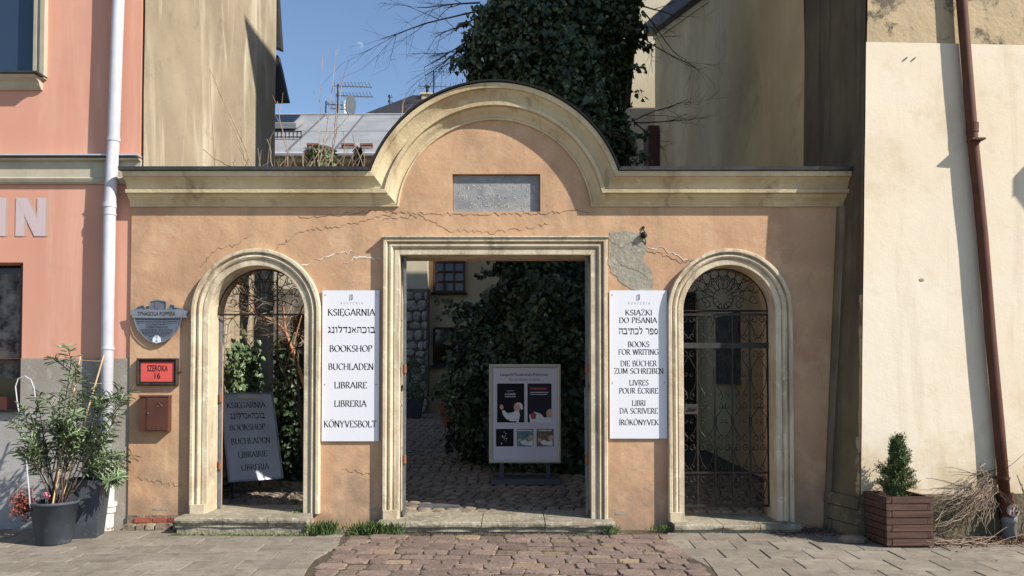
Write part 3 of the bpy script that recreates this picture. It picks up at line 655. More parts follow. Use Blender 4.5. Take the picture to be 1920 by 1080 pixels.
crack([(715, 412), (790, 405), (840, 432), (930, 436), (985, 428), (1030, 420)], .0025, 'crack', 'crack')
crack([(250, 775 + 120), (300, 905), (350, 912)], .0022, 'crack', 'crack')
crack([(375, 500), (400, 470), (445, 458), (470, 440)], .002, 'crack', 'crack')
crack([(1212, 470), (1240, 476), (1270, 492), (1310, 486)], .0045, 'crack', 'crack')
crack([(1214, 462), (1250, 468), (1275, 484), (1308, 486)], .005, 'filler_line', 'chalk', -.0045)
crack([(563, 497), (590, 488), (612, 480), (636, 476), (662, 472)], .008, 'filler_line', 'chalk', -.0045)
crack([(645, 492), (660, 484), (690, 484), (716, 486)], .009, 'filler_line', 'chalk', -.0045)
crack([(1150, 492), (1170, 498), (1200, 512), (1215, 520)], .003, 'crack', 'crack', -.0065)
crack([(1142, 452), (1165, 462), (1182, 458), (1206, 462)], .003, 'crack', 'crack', -.0065)
crack([(738, 958 - 60), (700, 890), (640, 880)], .0015, 'crack', 'crack')
# exposed brick and footing at the left foot
fb = MB(); fb.bb(XL, X_(352), -.012, .02, -.02, Z_(966)); fb.build('footing', 'rubble', gate)
x = X_(258)
for k in range(4):
    b_ = MB(); wv = (.20, .16, .19, .09)[k]; b_.bb(0, wv - .012, -.028, .02, 0, .05); o = b_.build('brick', 'redbrick', gate); o.location = (x, 0, Z_(979)); x += wv
x = X_(240)
for k in range(5):
    q = random.uniform(.1, .2); b_ = MB(); b_.box((q / 2, -.02, .03), (q - .015, .1, random.uniform(.06, .09)), taper=.85); o = b_.build('foot_stone', 'rubble', gate); o.location = (x, -.02, random.uniform(-.01, .01)); x += q
# half round strip where the wall meets the buttress
st = MB(); a = (X_(1572), zs - .0); b = (X_(1540), 0)
st.hexa([(b[0], -.05, -.05), (b[0] + .10, -.07, -.05), (b[0] + .14, .1, -.05), (b[0], .1, -.05)], [(a[0], -.05, a[1]), (a[0] + .10, -.08, a[1]), (a[0] + .14, .1, a[1]), (a[0], .1, a[1])]).build('edge_strip', 'olive', gate)
# doorsteps: things on the ground, each of several stones
def doorstep(x0, x1, yf, zt, label, joints):
    t = thing('stone_doorstep', label, 'doorstep', ((x0 + x1) / 2, 0, 0), 'stone doorsteps of the gateway'); cx = (x0 + x1) / 2
    xs = [x0] + joints + [x1]
    for a, b in zip(xs, xs[1:]):
        mb = MB(); n = 10
        prof_ = [(yf + .03, zt - .062), (yf + .004, zt - .052), (yf, zt - .03), (yf + .004, zt - .012), (yf + .02, zt), (.52, zt + .008), (.52, zt - .1), (yf + .03, zt - .1)]
        for i in range(n + 1):
            xx = a + .004 + (b - a - .008) * i / n - cx
            for (py, pz) in prof_:
                k = noise.noise(Vector((xx * 6, py * 5, pz * 20))) * .012 if py < .4 else 0
                mb.v.append((xx, py + k, pz + k * .4))
        m_ = len(prof_)
        for i in range(n):
            for k in range(m_): mb.f.append((i * m_ + k, (i + 1) * m_ + k, (i + 1) * m_ + (k + 1) % m_, i * m_ + (k + 1) % m_))
        mb.f.append(tuple(range(m_))); mb.f.append(tuple(n * m_ + k for k in reversed(range(m_))))
        mb.build('tread_stone', 'slab_stone', t)
    rs = MB(); rs.bb(x0 - cx + .015, x1 - cx - .03, yf + .045, .3, -.06, zt - .064); rs.build('riser', 'slab_stone', t)
doorstep(X_(354), X_(592), -.34, stepL, 'worn stone doorstep under the left arched opening beside the sandwich board', [X_(440), X_(522)])
doorstep(X_(716), X_(1148), -.26, stepC, 'long worn stone doorstep across the wide middle gateway', [X_(905), X_(1020)])
doorstep(X_(1254), X_(1486), -.26, stepR, 'low stone doorstep under the closed wrought iron gate', [X_(1342), X_(1410)])

# ================================================================== PINK BUILDING (left)
YP = .03; PX = X_(258, YP)
pb = thing('pink_building', 'salmon pink street house with grey plinth at the left edge', 'building', (-6, YP, 0))
def P_(mb, name, mat, **k):
    mb.v = [(v[0] + 6, v[1] - YP, v[2]) for v in mb.v]; return mb.build(name, mat, pb, **k)
wz0 = Z_(150, YP); wx1 = X_(56, YP); wxb = X_(40, YP); wzt = Z_(492, YP); wzb = Z_(768, YP)
bandT, bandB = Z_(296, YP), Z_(346, YP); zpl = Z_(672, YP)
pbm = plate_mesh([(-9.5, zpl), (PX, zpl), (PX, 11.5), (-9.5, 11.5)], [[(-8.2, wz0), (wx1 + .12, wz0), (wx1 + .12, wz0 + 2.1), (-8.2, wz0 + 2.1)], [(-6.5, zpl + .001), (wxb, zpl + .001), (wxb, wzt), (-6.5, wzt)]], .4, YP)
P_(pbm, 'wall', 'pink')
m_ = MB(); m_.bb(-9.5, -6.5, YP - .012, YP + .39, -.1, zpl - .0005); m_.bb(wxb, PX + .04, YP - .012, YP + .39, -.1, zpl - .0005); m_.bb(-6.5, wxb, YP - .012, YP + .39, -.1, wzb - .03); P_(m_, 'plinth', 'pink_grey')
m_ = MB(); m_.bb(-9.5, X_(165, YP), YP - .020, YP - .013, -.1, Z_(770, YP)); P_(m_, 'plinth_render', 'pale_grey')
band_prof = [(0, 0), (0, .03), (.02, .045), (.055, .06), (.07, .035), (.075, .03), (.25, .03), (.255, .07), (.275, .085), (.28, 0)]
m_ = sweep([(-9.5, bandB), (PX + .02, bandB)], band_prof, YP); P_(m_, 'string_course', 'band')
m_ = MB(); m_.bb(-9.5, PX + .02, YP - .11, YP, bandT - .002, bandT + .012); P_(m_, 'ledge_flashing', 'white_flash')
# upper window
wt = thing  # (windows are parts)
m_ = MB(); m_.bb(-8.3, wx1 - .03, YP + .10, YP + .12, wz0, wz0 + 2.15); win = P_(m_, 'window', 'glass')
def sub(mb, name, mat, par):
    mb.v = [(v[0] + 6, v[1] - YP, v[2]) for v in mb.v]; return mb.build(name, mat, par)
m_ = MB(); m_.bb(wx1 - .045, wx1 + .12, YP + .05, YP + .14, wz0, wz0 + 2.15); m_.bb(-8.3, wx1 - .045, YP + .05, YP + .14, wz0, wz0 + .10); sub(m_, 'frame', 'blackframe', win)
sp = [(-.01, -.06), (-.01, .03), (.03, .035), (.035, .02), (.07, .025), (.08, .055), (.13, .06), (.135, -.01)]
m_ = sweep([(wx1 + .005, wz0 + 2.1), (wx1 + .005, wz0)][::-1] if False else [(wx1 + .005, wz0 + 2.1), (wx1 + .005, wz0)], sp, YP); sub(m_, 'surround', 'band', win)
m_ = sweep([(-8.4, wz0 - .12), (X_(72, YP), wz0 - .12)], [(0, 0), (0, .03), (.03, .06), (.07, .08), (.10, .14), (.125, .16), (.13, 0)], YP); sub(m_, 'sill', 'band', win)
m_ = MB(); m_.bb(-8.4, X_(80, YP), YP - .185, YP, wz0 + .012, wz0 + .03); sub(m_, 'sill_flashing', 'flash', win)
# lower window
m_ = MB(); m_.bb(-6.5, wxb, YP + .22, YP + .24, wzb, wzt + .05); win2 = P_(m_, 'window', 'darkglass')
m_ = MB(); m_.bb(-6.5, wxb - .1, YP + .2, YP + .215, wzb + .35, wzt - .1); sub(m_, 'net_curtain', 'curtain', win2)
m_ = MB(); m_.bb(wxb - .09, wxb, YP + .10, YP + .25, wzb, wzt + .05); m_.bb(-6.5, wxb - .09, YP + .10, YP + .25, wzb, wzb + .14); sub(m_, 'frame', 'winwood', win2)
m_ = MB(); m_.bb(-6.5, wxb + .02, YP - .08, YP + .2, wzb - .028, wzb); sub(m_, 'sill', 'black_flash', win2)
# painted letters IN, over an offset copy painted as their grey shadow
x0, zt = p2(-13, 371, YP); x1, zb = p2(11, 443, YP); ltr = MB(); sh = MB()
def lbox(mb, poly, y): mb.add([(a, y, b) for a, b in poly] + [(a, y + .003, b) for a, b in poly], [tuple(range(len(poly))), ])
xn0, xn1 = X_(25, YP), X_(82, YP); bw = .098
for (mb, dx, yy) in ((sh, .028, YP - .0035), (ltr, 0, YP - .007)):
    lbox(mb, [(x0 + dx, zb), (x1 + dx, zb), (x1 + dx, zt), (x0 + dx, zt)], yy)
    lbox(mb, [(xn0 + dx, zb), (xn0 + bw + dx, zb), (xn0 + bw + dx, zt), (xn0 + dx, zt)], yy)
    lbox(mb, [(xn1 - bw + dx, zb), (xn1 + dx, zb), (xn1 + dx, zt), (xn1 - bw + dx, zt)], yy - .0004)
    lbox(mb, [(xn1 - .125 + dx, zb), (xn1 + dx, zb), (xn0 + .125 + dx, zt), (xn0 + dx, zt)], yy - .0008)
P_(sh, 'letter_shadow', 'lettershade'); P_(ltr, 'painted_letters', 'lettergrey')
# side wall and rear eaves
SX = PX
m_ = MB(); N_ = 14
for j in range(N_ + 1):
    for i in range(13):
        yy = YP + .0 + 4.75 * i / 12; zz = -.1 + 11.6 * j / N_
        m_.v.append((SX + .035 + .012 * noise.noise(Vector((yy, zz * .7, 3))), yy, zz))
for j in range(N_):
    for i in range(12): q = j * 13 + i; m_.f.append((q, q + 1, q + 14, q + 13))
P_(m_, 'side_wall', 'sidewall', smooth=True)
m_ = MB(); m_.bb(-9.5, SX - .02, YP + .4, YP + 4.74, -.1, 11.5); P_(m_, 'house_body', 'sidewall')
m_ = MB(); m_.hexa([(SX - .3, 4.8, 7.6), (SX + .12, 4.8, 7.45), (SX + .12, 4.95, 7.45), (SX - .3, 4.95, 7.6)], [(SX - .3, 4.8, 9.4), (SX - .02, 4.8, 9.4), (SX - .02, 4.95, 9.4), (SX - .3, 4.95, 9.4)]); P_(m_, 'eave_board', 'darkroof')
m_ = MB(); m_.hexa([(SX - .3, 4.96, 6.58), (SX + .2, 4.96, 6.6), (SX + .2, 5.1, 6.6), (SX - .3, 5.1, 6.58)], [(SX - .3, 4.95, 7.4), (SX + .02, 4.95, 7.4), (SX + .02, 5.1, 7.4), (SX - .3, 5.1, 7.4)]); P_(m_, 'eave_board', 'darkroof')
m_ = MB(); m_.bb(-9.6, SX + .0, YP - .4, YP + 4.8, 11.5, 11.7); P_(m_, 'roof', 'darkroof')

# ================================================================== RIGHT BUILDING
rb = thing('cream_building', 'tall cream plastered building with battered corner beside the gateway', 'building', (4, 0, 0))
def RB(mb, name, mat, **k):
    mb.v = [(v[0] - 4, v[1], v[2]) for v in mb.v]; return mb.build(name, mat, rb, **k)
def Xc(z): return 3.56 + .037 * min(z, 7)
def Yf(x, z): return -.56 + .028 * min(z, 8) + (x - 3.6) * .045
zsplit = Z_(80, -.4); zpt = Z_(927, -.55)
def face_grid(x0f, x1, z0, z1, off, nx=14, nz=16, amp=.006):
    mb = MB()
    for j in range(nz + 1):
        z = z0 + (z1 - z0) * j / nz; xa = x0f(z)
        for i in range(nx + 1):
            x = xa + (x1 - xa) * i / nx; mb.v.append((x, Yf(x, z) - off + amp * noise.noise(Vector((x * 1.3, z * 1.3, 0))), z))
    for j in range(nz):
        for i in range(nx): q = j * (nx + 1) + i; mb.f.append((q, q + 1, q + nx + 2, q + nx + 1))
    return mb
m_ = face_grid(lambda z: Xc(z) + .004, 10, zpt, zsplit, .014, 20, 30); RB(m_, 'front_wall', 'cream_wall', smooth=True)
m_ = face_grid(lambda z: Xc(z) + .02, 10, zsplit - .02, 13.6, .0, 16, 30, .02); RB(m_, 'upper_front_wall', 'old_wall', smooth=True)
m_ = face_grid(lambda z: Xc(z) - .03, 10, -.1, zpt, .03, 26, 3, .03); RB(m_, 'plinth', 'plinth')
# corner side (in shade)
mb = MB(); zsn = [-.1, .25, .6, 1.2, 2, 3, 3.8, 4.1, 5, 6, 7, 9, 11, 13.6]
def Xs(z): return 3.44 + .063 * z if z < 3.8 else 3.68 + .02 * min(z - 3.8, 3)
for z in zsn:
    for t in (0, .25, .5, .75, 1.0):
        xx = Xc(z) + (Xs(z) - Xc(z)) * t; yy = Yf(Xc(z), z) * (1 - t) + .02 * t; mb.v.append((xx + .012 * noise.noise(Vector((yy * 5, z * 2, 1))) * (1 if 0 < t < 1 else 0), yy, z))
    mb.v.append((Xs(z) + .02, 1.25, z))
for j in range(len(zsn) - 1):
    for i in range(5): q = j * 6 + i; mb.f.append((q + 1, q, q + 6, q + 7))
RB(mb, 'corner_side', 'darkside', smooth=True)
m_ = MB()
for (dz0, dz1, k) in ((0, .13, 0), (.14, .29, 1), (.30, .42, 0)):
    for (ya, yb) in (((-.58, -.3), (-.29, -.02)) if k else ((-.58, -.16), (-.15, -.02))):
        b_ = MB(); b_.hexa([(Xs(0) - .03 + (Xc(0) - Xs(0)) * (-ya / .56), ya, dz0), (4.0, ya, dz0), (4.0, yb, dz0), (Xs(0) - .03 + (Xc(0) - Xs(0)) * (-yb / .56), yb, dz0)], [(Xs(0) - .02 + (Xc(0) - Xs(0)) * (-ya / .56), ya, dz1), (4.0, ya, dz1), (4.0, yb, dz1), (Xs(0) - .02 + (Xc(0) - Xs(0)) * (-yb / .56), yb, dz1)])
        RB(b_, 'plinth_stone', 'plinth')
# firewall running back
m_ = MB()
ys = [1.25 + (11.5 - 1.25) * i / 24 for i in range(25)]
def ftop(y): return 13.6 if y < 6.2 else 9.1 + (y - 6.2) * .32
for yy in ys:
    for j in range(21): z = -.1 + (ftop(yy) + .1) * j / 20; m_.v.append((3.74 + .015 * noise.noise(Vector((yy * .8, z * .8, 5))), yy, z))
for i in range(24):
    for j in range(20): q = i * 21 + j; m_.f.append((q, q + 1, q + 22, q + 21))
RB(m_, 'fire_wall', 'firewall', smooth=True)
m_ = MB(); m_.bb(3.80, 9.9, .6, 6.2, -.1, 13.6); RB(m_, 'house_body', 'firewall')
m_ = MB(); m_.hexa([(3.80, 6.2, 0), (9, 6.2, 0), (9, 11.5, 0), (3.80, 11.5, 0)], [(3.80, 6.2, 9.0), (9, 6.2, 9.0), (9, 11.5, 10.7), (3.80, 11.5, 10.7)]); RB(m_, 'rear_wing', 'firewall')
m_ = MB(); m_.hexa([(3.5, 5.9, 8.95), (9, 5.9, 8.95), (9, 11.6, 10.78), (3.5, 11.6, 10.78)], [(3.5, 5.9, 9.3), (9, 5.9, 9.3), (9, 11.6, 11.13), (3.5, 11.6, 11.13)]); RB(m_, 'rear_roof', 'darkroof')
m_ = MB(); m_.hexa([(3.7, 5.9, 8.83), (3.78, 5.9, 8.83), (3.78, 11.5, 10.63), (3.7, 11.5, 10.63)], [(3.7, 5.9, 8.95), (3.78, 5.9, 8.95), (3.78, 11.5, 10.75), (3.7, 11.5, 10.75)]); RB(m_, 'verge_lit_strip', 'paleyellow')  # pale strip paints in the lit underside of the verge
m_ = MB(); m_.hexa([(3.66, -.62, 13.6), (10, -.3, 13.6), (10, 6.3, 13.6), (3.66, 6.3, 13.6)], [(3.66, -.8, 13.95), (10, -.8, 13.95), (10, 6.3, 13.95), (3.66, 6.3, 13.95)]); RB(m_, 'roof', 'darkroof')
m_ = MB(); z = Z_(85, -.4)
# two slots, a chipped hole, an old vent board on the fire wall
for px in (1698, 1714):
    a = at(px, 110, Yf(4.1, 5) - .02); m_.box((a.x, Yf(a.x, a.z) - .017, a.z), (.05, .012, .014), rot=Matrix.Rotation(R(-38), 3, 'Y'))
RB(m_, 'wall_slots', 'crack', kind='stuff')
m_ = MB(); a = at(1731, 524, -.5); m_.lathe([(.028, 0), (.02, .008), (0, .01)], n=9); m_.v = [(v[0] * 1.2 + a.x, Yf(a.x, a.z) - .012 - v[2], v[1] * .7 + a.z) for v in m_.v]; RB(m_, 'chipped_hole', 'patch')
a = at(1345, 592, 5.2); m_ = MB(); yb0 = 3.74 / ((1390 - CX) / F) - 8.53; yb1 = 3.74 / ((1345 - CX) / F) - 8.53
m_.bb(3.69, 3.76, yb0, yb1, Z_(720, (yb0 + yb1) / 2), Z_(590, (yb0 + yb1) / 2)); RB(m_, 'notice_board', 'noticeb')
pw = 3.68 / ((1232 - CX) / F) - 8.53
m_ = MB(); m_.bb(3.45, 3.72, pw - .2, pw + .5, 5.5, Z_(240, pw)); RB(m_, 'wooden_post', 'winwood')
# peeled edge flakes along the corner: pale lumps
m_ = MB()
for (pya, pyb, wd) in ((552, 640, .05), (640, 820, .03), (820, 935, .07)):
    pts = []
    for i in range(9):
        z = Z_(pya + (pyb - pya) * i / 8, -.5); pts.append((z, wd * (.35 + .65 * abs(math.sin(i * 1.1 + 1)))))
    n = len(m_.v)
    for z, k in pts:
        xc = Xc(z); m_.v += [(xc - .004, Yf(xc, z) - .014, z), (xc - .008 + (Xs(z) - xc) * (k / .5), Yf(xc, z) + k, z)]
    for i in range(8): m_.f.append((n + i * 2, n + i * 2 + 1, n + i * 2 + 3, n + i * 2 + 2))
RB(m_, 'flaking_edge', 'old_wall')

for (px, py, w_, h_, mt_) in ((700, 955, 20, 9, 'patch'), (1165, 962, 26, 8, 'patch'), (300, 955, 40, 7, 'patch')):
    a = at(px, py, -.08 if py != 955 and py != 962 and not (px == 300) else 0); pts = []
    for k in range(11):
        an = 2 * math.pi * k / 11; rr_ = random.uniform(.45, 1.1); pts.append((a.x + math.cos(an) * w_ / 340 * rr_, a.z + math.sin(an) * h_ / 340 * rr_))
    plate_mesh(pts, [], .003, -.0825 if a.y < 0 else -.003).build('worn_patch', mt_, gate)


# ================================================================== REAR HOUSES
YR = 15.5
mh = thing('courtyard_house', 'house at the back of the courtyard with grey sheet metal roof and barred window', 'house', (-5, YR, 0))
def H_(mb, name, mat, par=None, **k):
    mb.v = [(v[0] + 5, v[1] - YR, v[2]) for v in mb.v]; return mb.build(name, mat, par or mh, **k)
ze = Z_(297, YR); xa, xb = -12.5, 2.9
m_ = MB(); m_.bb(xa, xb, YR, YR + 7, 0, ze - .1); H_(m_, 'wall', 'housebeige')
m_ = MB(); m_.bb(xa, X_(805, YR), YR - .35, YR - .002, 0, Z_(544, YR)); H_(m_, 'stone_wall', 'mortar')
m_ = MB(); m_.bb(xa, X_(803, YR), YR - .30, YR - .003, Z_(544, YR) + .002, Z_(470, YR)); H_(m_, 'upper_render', 'paleyellow')
# field stones
sx0, sx1 = X_(752, YR) - .15, X_(805, YR) - .03; z = zy(YR)
ro = 0
while z < Z_(552, YR):
    h_ = random.uniform(.2, .34); x = sx0 - random.uniform(0, .2)
    while x < sx1 - .06:
        wd = min(random.uniform(.2, .45), sx1 - x)
        if wd > .1:
            mb = MB(); n = 7; cx, cz = wd / 2, h_ / 2; pts = []
            for k in range(n):
                an = 2 * math.pi * k / n + random.uniform(-.25, .25); c, s_ = math.cos(an), math.sin(an); e = 1 / max(abs(c), abs(s_)) ** .6
                pts.append((c * e * (wd / 2 - .010) * 1.04, s_ * e * (h_ / 2 - .010) * 1.04))
            for sc, yy in ((1, 0), (.95, -.05), (.6, -.075)): mb.v += [(p[0] * sc, yy, p[1] * sc) for p in pts]
            for q in range(2):
                for i in range(n): j = (i + 1) % n; mb.f.append((q * n + i, q * n + j, (q + 1) * n + j, (q + 1) * n + i))
            mb.f.append(tuple(2 * n + i for i in range(n)))
            o = mb.build('stone', 'fieldstone', mh); o.location = (x + cx + 5 + random.uniform(-.02, .02), -.352, z + cz + random.uniform(-.03, .03))
        x += wd
    z += h_
def house_window(px0, px1, py0, py1, grid, fmat='winwood', y=YR, glass='darkglass', sill=True):
    x0, x1 = X_(px0, y), X_(px1, y); z1, z0 = Z_(py0, y), Z_(py1, y)
    m_ = MB(); m_.bb(x0, x1, y - .02, y - .012, z0, z1); o = H_(m_, 'window', glass)
    m_ = MB()
    for i in range(grid[0] + 1): xx = x0 + (x1 - x0) * i / grid[0]; m_.bb(xx - .03, xx + .03, y - .09, y - .03, z0, z1)
    for i in range(grid[1] + 1): zz = z0 + (z1 - z0) * i / grid[1]; m_.bb(x0 + .001, x1 - .001, y - .095, y - .035, zz - .03, zz + .03)
    H_(m_, 'window_bars', fmat, o)
    if sill: m_ = MB(); m_.bb(x0 - .1, x1 + .1, y - .16, y, z0 - .09, z0 - .035); H_(m_, 'sill', 'greyboards', o)
house_window(814, 870, 455, 547, (3, 5))
house_window(814, 872, 616, 683, (1, 1), 'blackframe')
house_window(440, 497, 505, 600, (2, 2), 'blackframe'); house_window(585, 640, 505, 600, (2, 2), 'blackframe')
house_window(440, 497, 660, 745, (2, 2), 'blackframe')
# roof of metal sheets
zr_, yr_ = Z_(218, YR + 4.6), YR + 4.6
nx, nrows = 11, 2
def rp(u, t): return (u, YR - .45 + (yr_ - YR + .45) * t, ze + (zr_ - ze) * t)
for i in range(nx):
    for j in range(nrows):
        ua = xa - .2 + (xb - xa + .4) * i / nx; ub = xa - .2 + (xb - xa + .4) * (i + 1) / nx; t0, t1 = (0, .53) if j == 0 else (.53, 1.0)
        A, B, Cc, D = rp(ua + .02, t0 + .002), rp(ub - .02, t0 + .002), rp(ub - .02, t1 - .004), rp(ua + .02, t1 - .004)
        mb = MB(); dz = .03 + .012 * j
        mb.hexa([A, B, Cc, D], [(p[0], p[1] - .01, p[2] + dz) for p in (A, B, Cc, D)])
        H_(mb, 'roof_sheet', 'roofmetal')
for i in range(nx + 1):
    u = xa - .2 + (xb - xa + .4) * i / nx; A, B = rp(u, 0), rp(u, 1)
    mb = MB(); mb.hexa([(u - .03, A[1], A[2]), (u + .03, A[1], A[2]), (u + .03, B[1], B[2]), (u - .03, B[1], B[2])], [(u - .02, A[1], A[2] + .09), (u + .02, A[1], A[2] + .09), (u + .02, B[1], B[2] + .09), (u - .02, B[1], B[2] + .09)])
    H_(mb, 'standing_seam', 'seam')
mb = MB(); mb.tube([(xa - .3, YR - .52, ze - .02), (xb + .3, YR - .52, ze - .02)], .075, 8); H_(mb, 'gutter', 'white_flash')
mb = MB(); mb.bb(xa, xb, YR - .42, YR + .1, ze - .24, ze - .06); H_(mb, 'eaves_board', 'housebeige')
mb = MB(); mb.tube([(xa - .3, yr_, zr_ + .05), (xb + .3, yr_, zr_ + .05)], .06, 6); H_(mb, 'ridge_roll', 'roofmetal')
# back slope
mb = MB(); mb.add([(xa - .2, yr_, zr_), (xb + .2, yr_, zr_), (xb + .2, yr_ + 5, ze), (xa - .2, yr_ + 5, ze)], [(0, 1, 2, 3)]); mb.add([(xb, YR, ze - .2), (xb, yr_, zr_), (xb, yr_ + 5, ze - .2)], [(0, 1, 2)]); H_(mb, 'rear_slope', 'roofmetal')
# roof window standing open, ladder snow guard, brown steps
def on_roof(px, t):  # a place on the roof
    y = YR - .45 + (yr_ - YR + .45) * t; return X_(px, y), y, ze + (zr_ - ze) * t
x, y, z = on_roof(530, .62)
mb = MB(); mb.hexa([(x - .6, y - .5, z - .15), (x + .55, y - .5, z - .15), (x + .55, y + .5, z + .4), (x - .6, y + .5, z + .4)], [(x - .6, y - .55, z + .02), (x + .55, y - .55, z + .02), (x + .55, y + .45, z + .62), (x - .6, y + .45, z + .62)]); ow = H_(mb, 'roof_window', 'roofmetal')
mb = MB(); mb.hexa([(x - .5, y - .45, z + .06), (x + .45, y - .45, z + .06), (x + .45, y + .38, z + .6), (x - .5, y + .38, z + .6)], [(x - .5, y - .47, z + .08), (x + .45, y - .47, z + .08), (x + .45, y + .36, z + .63), (x - .5, y + .36, z + .63)]); H_(mb, 'pane', 'darkglass', ow)
x, y, z = on_roof(530, .30); mb = MB()
for k in (.12, .3): mb.bb(x - .9, x + .55, y - .02, y + .02, z + k, z + k + .03)
for k in range(12): mb.bb(x - .9 + k * .13, x - .87 + k * .13, y - .015, y + .015, z + .1, z + .34)
H_(mb, 'snow_guard', 'greyboards')
for px in (585, 650, 685):
    x, y, z = on_roof(px, .1); mb = MB(); mb.bb(x - .2, x + .2, y - .08, y + .08, z + .12, z + .18); mb.bb(x - .2, x - .16, y - .02, y + .02, z, z + .12); mb.bb(x + .16, x + .2, y - .02, y + .02, z, z + .12); H_(mb, 'roof_step', 'rust')
# house further behind with the dark hipped roof
YD = 34.0
dh = thing('distant_house', 'house with dark hipped roof rising behind the grey metal roof', 'house', (-6, YD, 0))
mb = MB(); x0, x1 = X_(672, YD), X_(960, YD); z0 = Z_(216, YD); mb.bb(x0 + .4, x1, YD + .4, YD + 9, 0, z0 - .1); mb.v = [(v[0] + 6, v[1] - YD, v[2]) for v in mb.v]; mb.build('wall', 'housebeige', dh)
mb = MB(); xr0 = X_(770, YD + 4); zr2 = Z_(176, YD + 4.5)
mb.add([(x0, YD, z0), (x1, YD, z0), (x1, YD + 9.5, z0), (x0, YD + 9.5, z0), (xr0, YD + 4.7, zr2), (x1, YD + 4.7, zr2)], [(0, 1, 5, 4), (0, 4, 3), (3, 4, 5, 2), (1, 2, 5), (0, 3, 2, 1)]); mb.v = [(v[0] + 6, v[1] - YD, v[2]) for v in mb.v]; mb.build('roof', 'darkroof', dh)
mb = MB(); mb.bb(x0 - .05, x1, YD - .1, YD - .005, z0 - .16, z0 - .02); mb.v = [(v[0] + 6, v[1] - YD, v[2]) for v in mb.v]; mb.build('eaves', 'winwood', dh)
def chimney(px, pyt, pyb, Y, wd, label, cap=True):
    a = at(px, pyb, Y); b = at(px, pyt, Y); t = thing('chimney', label, 'chimney', (a.x, Y, a.z - .8))
    mb = MB(); mb.bb(-wd / 2, wd / 2, -wd / 2, wd / 2, 0, b.z - a.z + .65); mb.build('stack', 'housebeige', t)
    mb = MB(); mb.bb(-wd / 2 - .08, wd / 2 + .08, -wd / 2 - .08, wd / 2 + .08, b.z - a.z + .65, b.z - a.z + .75); mb.build('chimney_cap', 'paleyellow', t)
    if cap: mb = MB(); mb.tube([(0, 0, b.z - a.z + .75), (0, 0, b.z - a.z + 1.25)], .09, 8); mb.lathe([(.17, 1.22 + b.z - a.z), (.17, 1.27 + b.z - a.z), (0, 1.33 + b.z - a.z)], n=10); mb.build('flue', 'greyboards', t)
chimney(801, 176, 186, YD + 4.0, .62, 'small rendered chimney with metal flue on the dark hipped roof')
# aerials and dish
def yagi(px, pyt, pyb, Y, booms, label, n=1):
    a = at(px, pyb, Y); top = at(px, pyt, Y).z - a.z; t = thing('television_aerial', label, 'aerial', (a.x, Y, a.z), 'rooftop aerials')
    mb = MB(); mb.tube([(0, 0, -.4), (0, 0, top)], .025 if Y < 30 else .04, 6); mb.build('mast', 'greyboards', t)
    for (dz, L0, L1, ne, el) in booms:
        mb = MB(); z = top - dz; mb.tube([(L0, 0, z), (L1, .15, z)], .022, 4)
        for k in range(ne):
            xx = L0 + (L1 - L0) * (k + .5) / ne; mb.tube([(xx, -el, z + .02), (xx, el, z + .02)], .011, 4); mb.tube([(xx, 0, z - el * .28), (xx, 0, z + el * .28)], .009, 4)
        mb.build('boom', 'steel', t)
yagi(633, 158, 220, YR + 4.6, [(.05, -.15, 1.25, 11, .3), (.42, -.1, 1.3, 11, .3), (.9, -.3, .25, 3, .4)], 'tall aerial with two stacked booms left of the satellite dish')
yagi(611, 190, 220, YR + 4.8, [(.1, 0, .7, 4, .32)], 'short aerial with one boom left of the tall stacked aerial')
yagi(813, 131, 190, YD + 2, [(.1, 0, 2.0, 9, .5), (.95, -.9, 2.0, 10, .5)], 'aerial standing beside the small chimney on the dark roof')
yagi(730, 178, 200, YD + 4, [(.1, -.1, .2, 3, .3), (.4, -.1, .2, 3, .3), (.7, -.1, .2, 3, .3)], 'thin vertical aerial on the left part of the dark roof')
a = at(656, 218, YR + 4.55); sd = thing('satellite_dish', 'pale round satellite dish on the ridge of the grey metal roof', 'satellite dish', tuple(a))
mb = MB()
for k in range(6):
    rr = .42 * k / 5
    for j in range(20): an = 2 * math.pi * j / 20; mb.v.append((rr * math.cos(an) * .6 + .0 - (1 - (k / 5) ** 2) * .06, -(1 - (k / 5) ** 2) * -.14 - rr * math.cos(an) * .2, .38 + rr * math.sin(an)))
for k in range(5):
    for j in range(20): q = (j + 1) % 20; mb.f.append((k * 20 + j, k * 20 + q, (k + 1) * 20 + q, (k + 1) * 20 + j))
mb.build('dish', 'dish', sd, smooth=True)
mb = MB(); mb.tube([(.05, .14, -.1), (.05, .14, .38)], .03, 6); mb.tube([(0, 0, 0), (-.2, -.32, .26)], .012, 5); mb.build('bracket', 'greyboards', sd)
# pale house right of the ivy, beyond the fire wall
ph = thing('pale_house', 'pale cream house wall showing between the ivy and the brown side wall', 'house', (5, 12.7, 0))
mb = MB(); mb.bb(-2.05, 5, 0, 8, 0, 12.8); mb.build('wall', 'paleyellow', ph)
mb = MB(); mb.bb(-2.2, 5.2, -.2, 8.2, 12.8, 13.0); mb.build('roof', 'darkroof', ph)
mb = MB(); mb.bb(-1.9, -1.2, 1.2, 1.9, 13.0, 14.5); mb.build('chimney', 'paleyellow', ph)
# added dark wall standing in for the deep shade behind the ivy
bw = thing('added_shade_wall', 'added dark wall standing in for the shade behind the ivy at the right of the courtyard', 'wall', (2, 7.2, 0))
mb = MB(); mb.bb(-1.1, 1.72, 0, .3, 0, 3.4); mb.build('wall', 'farwall', bw); mb = MB(); mb.bb(-1.15, 1.73, -.05, .35, 3.4, 3.48); mb.build('coping', 'greyboards', bw)

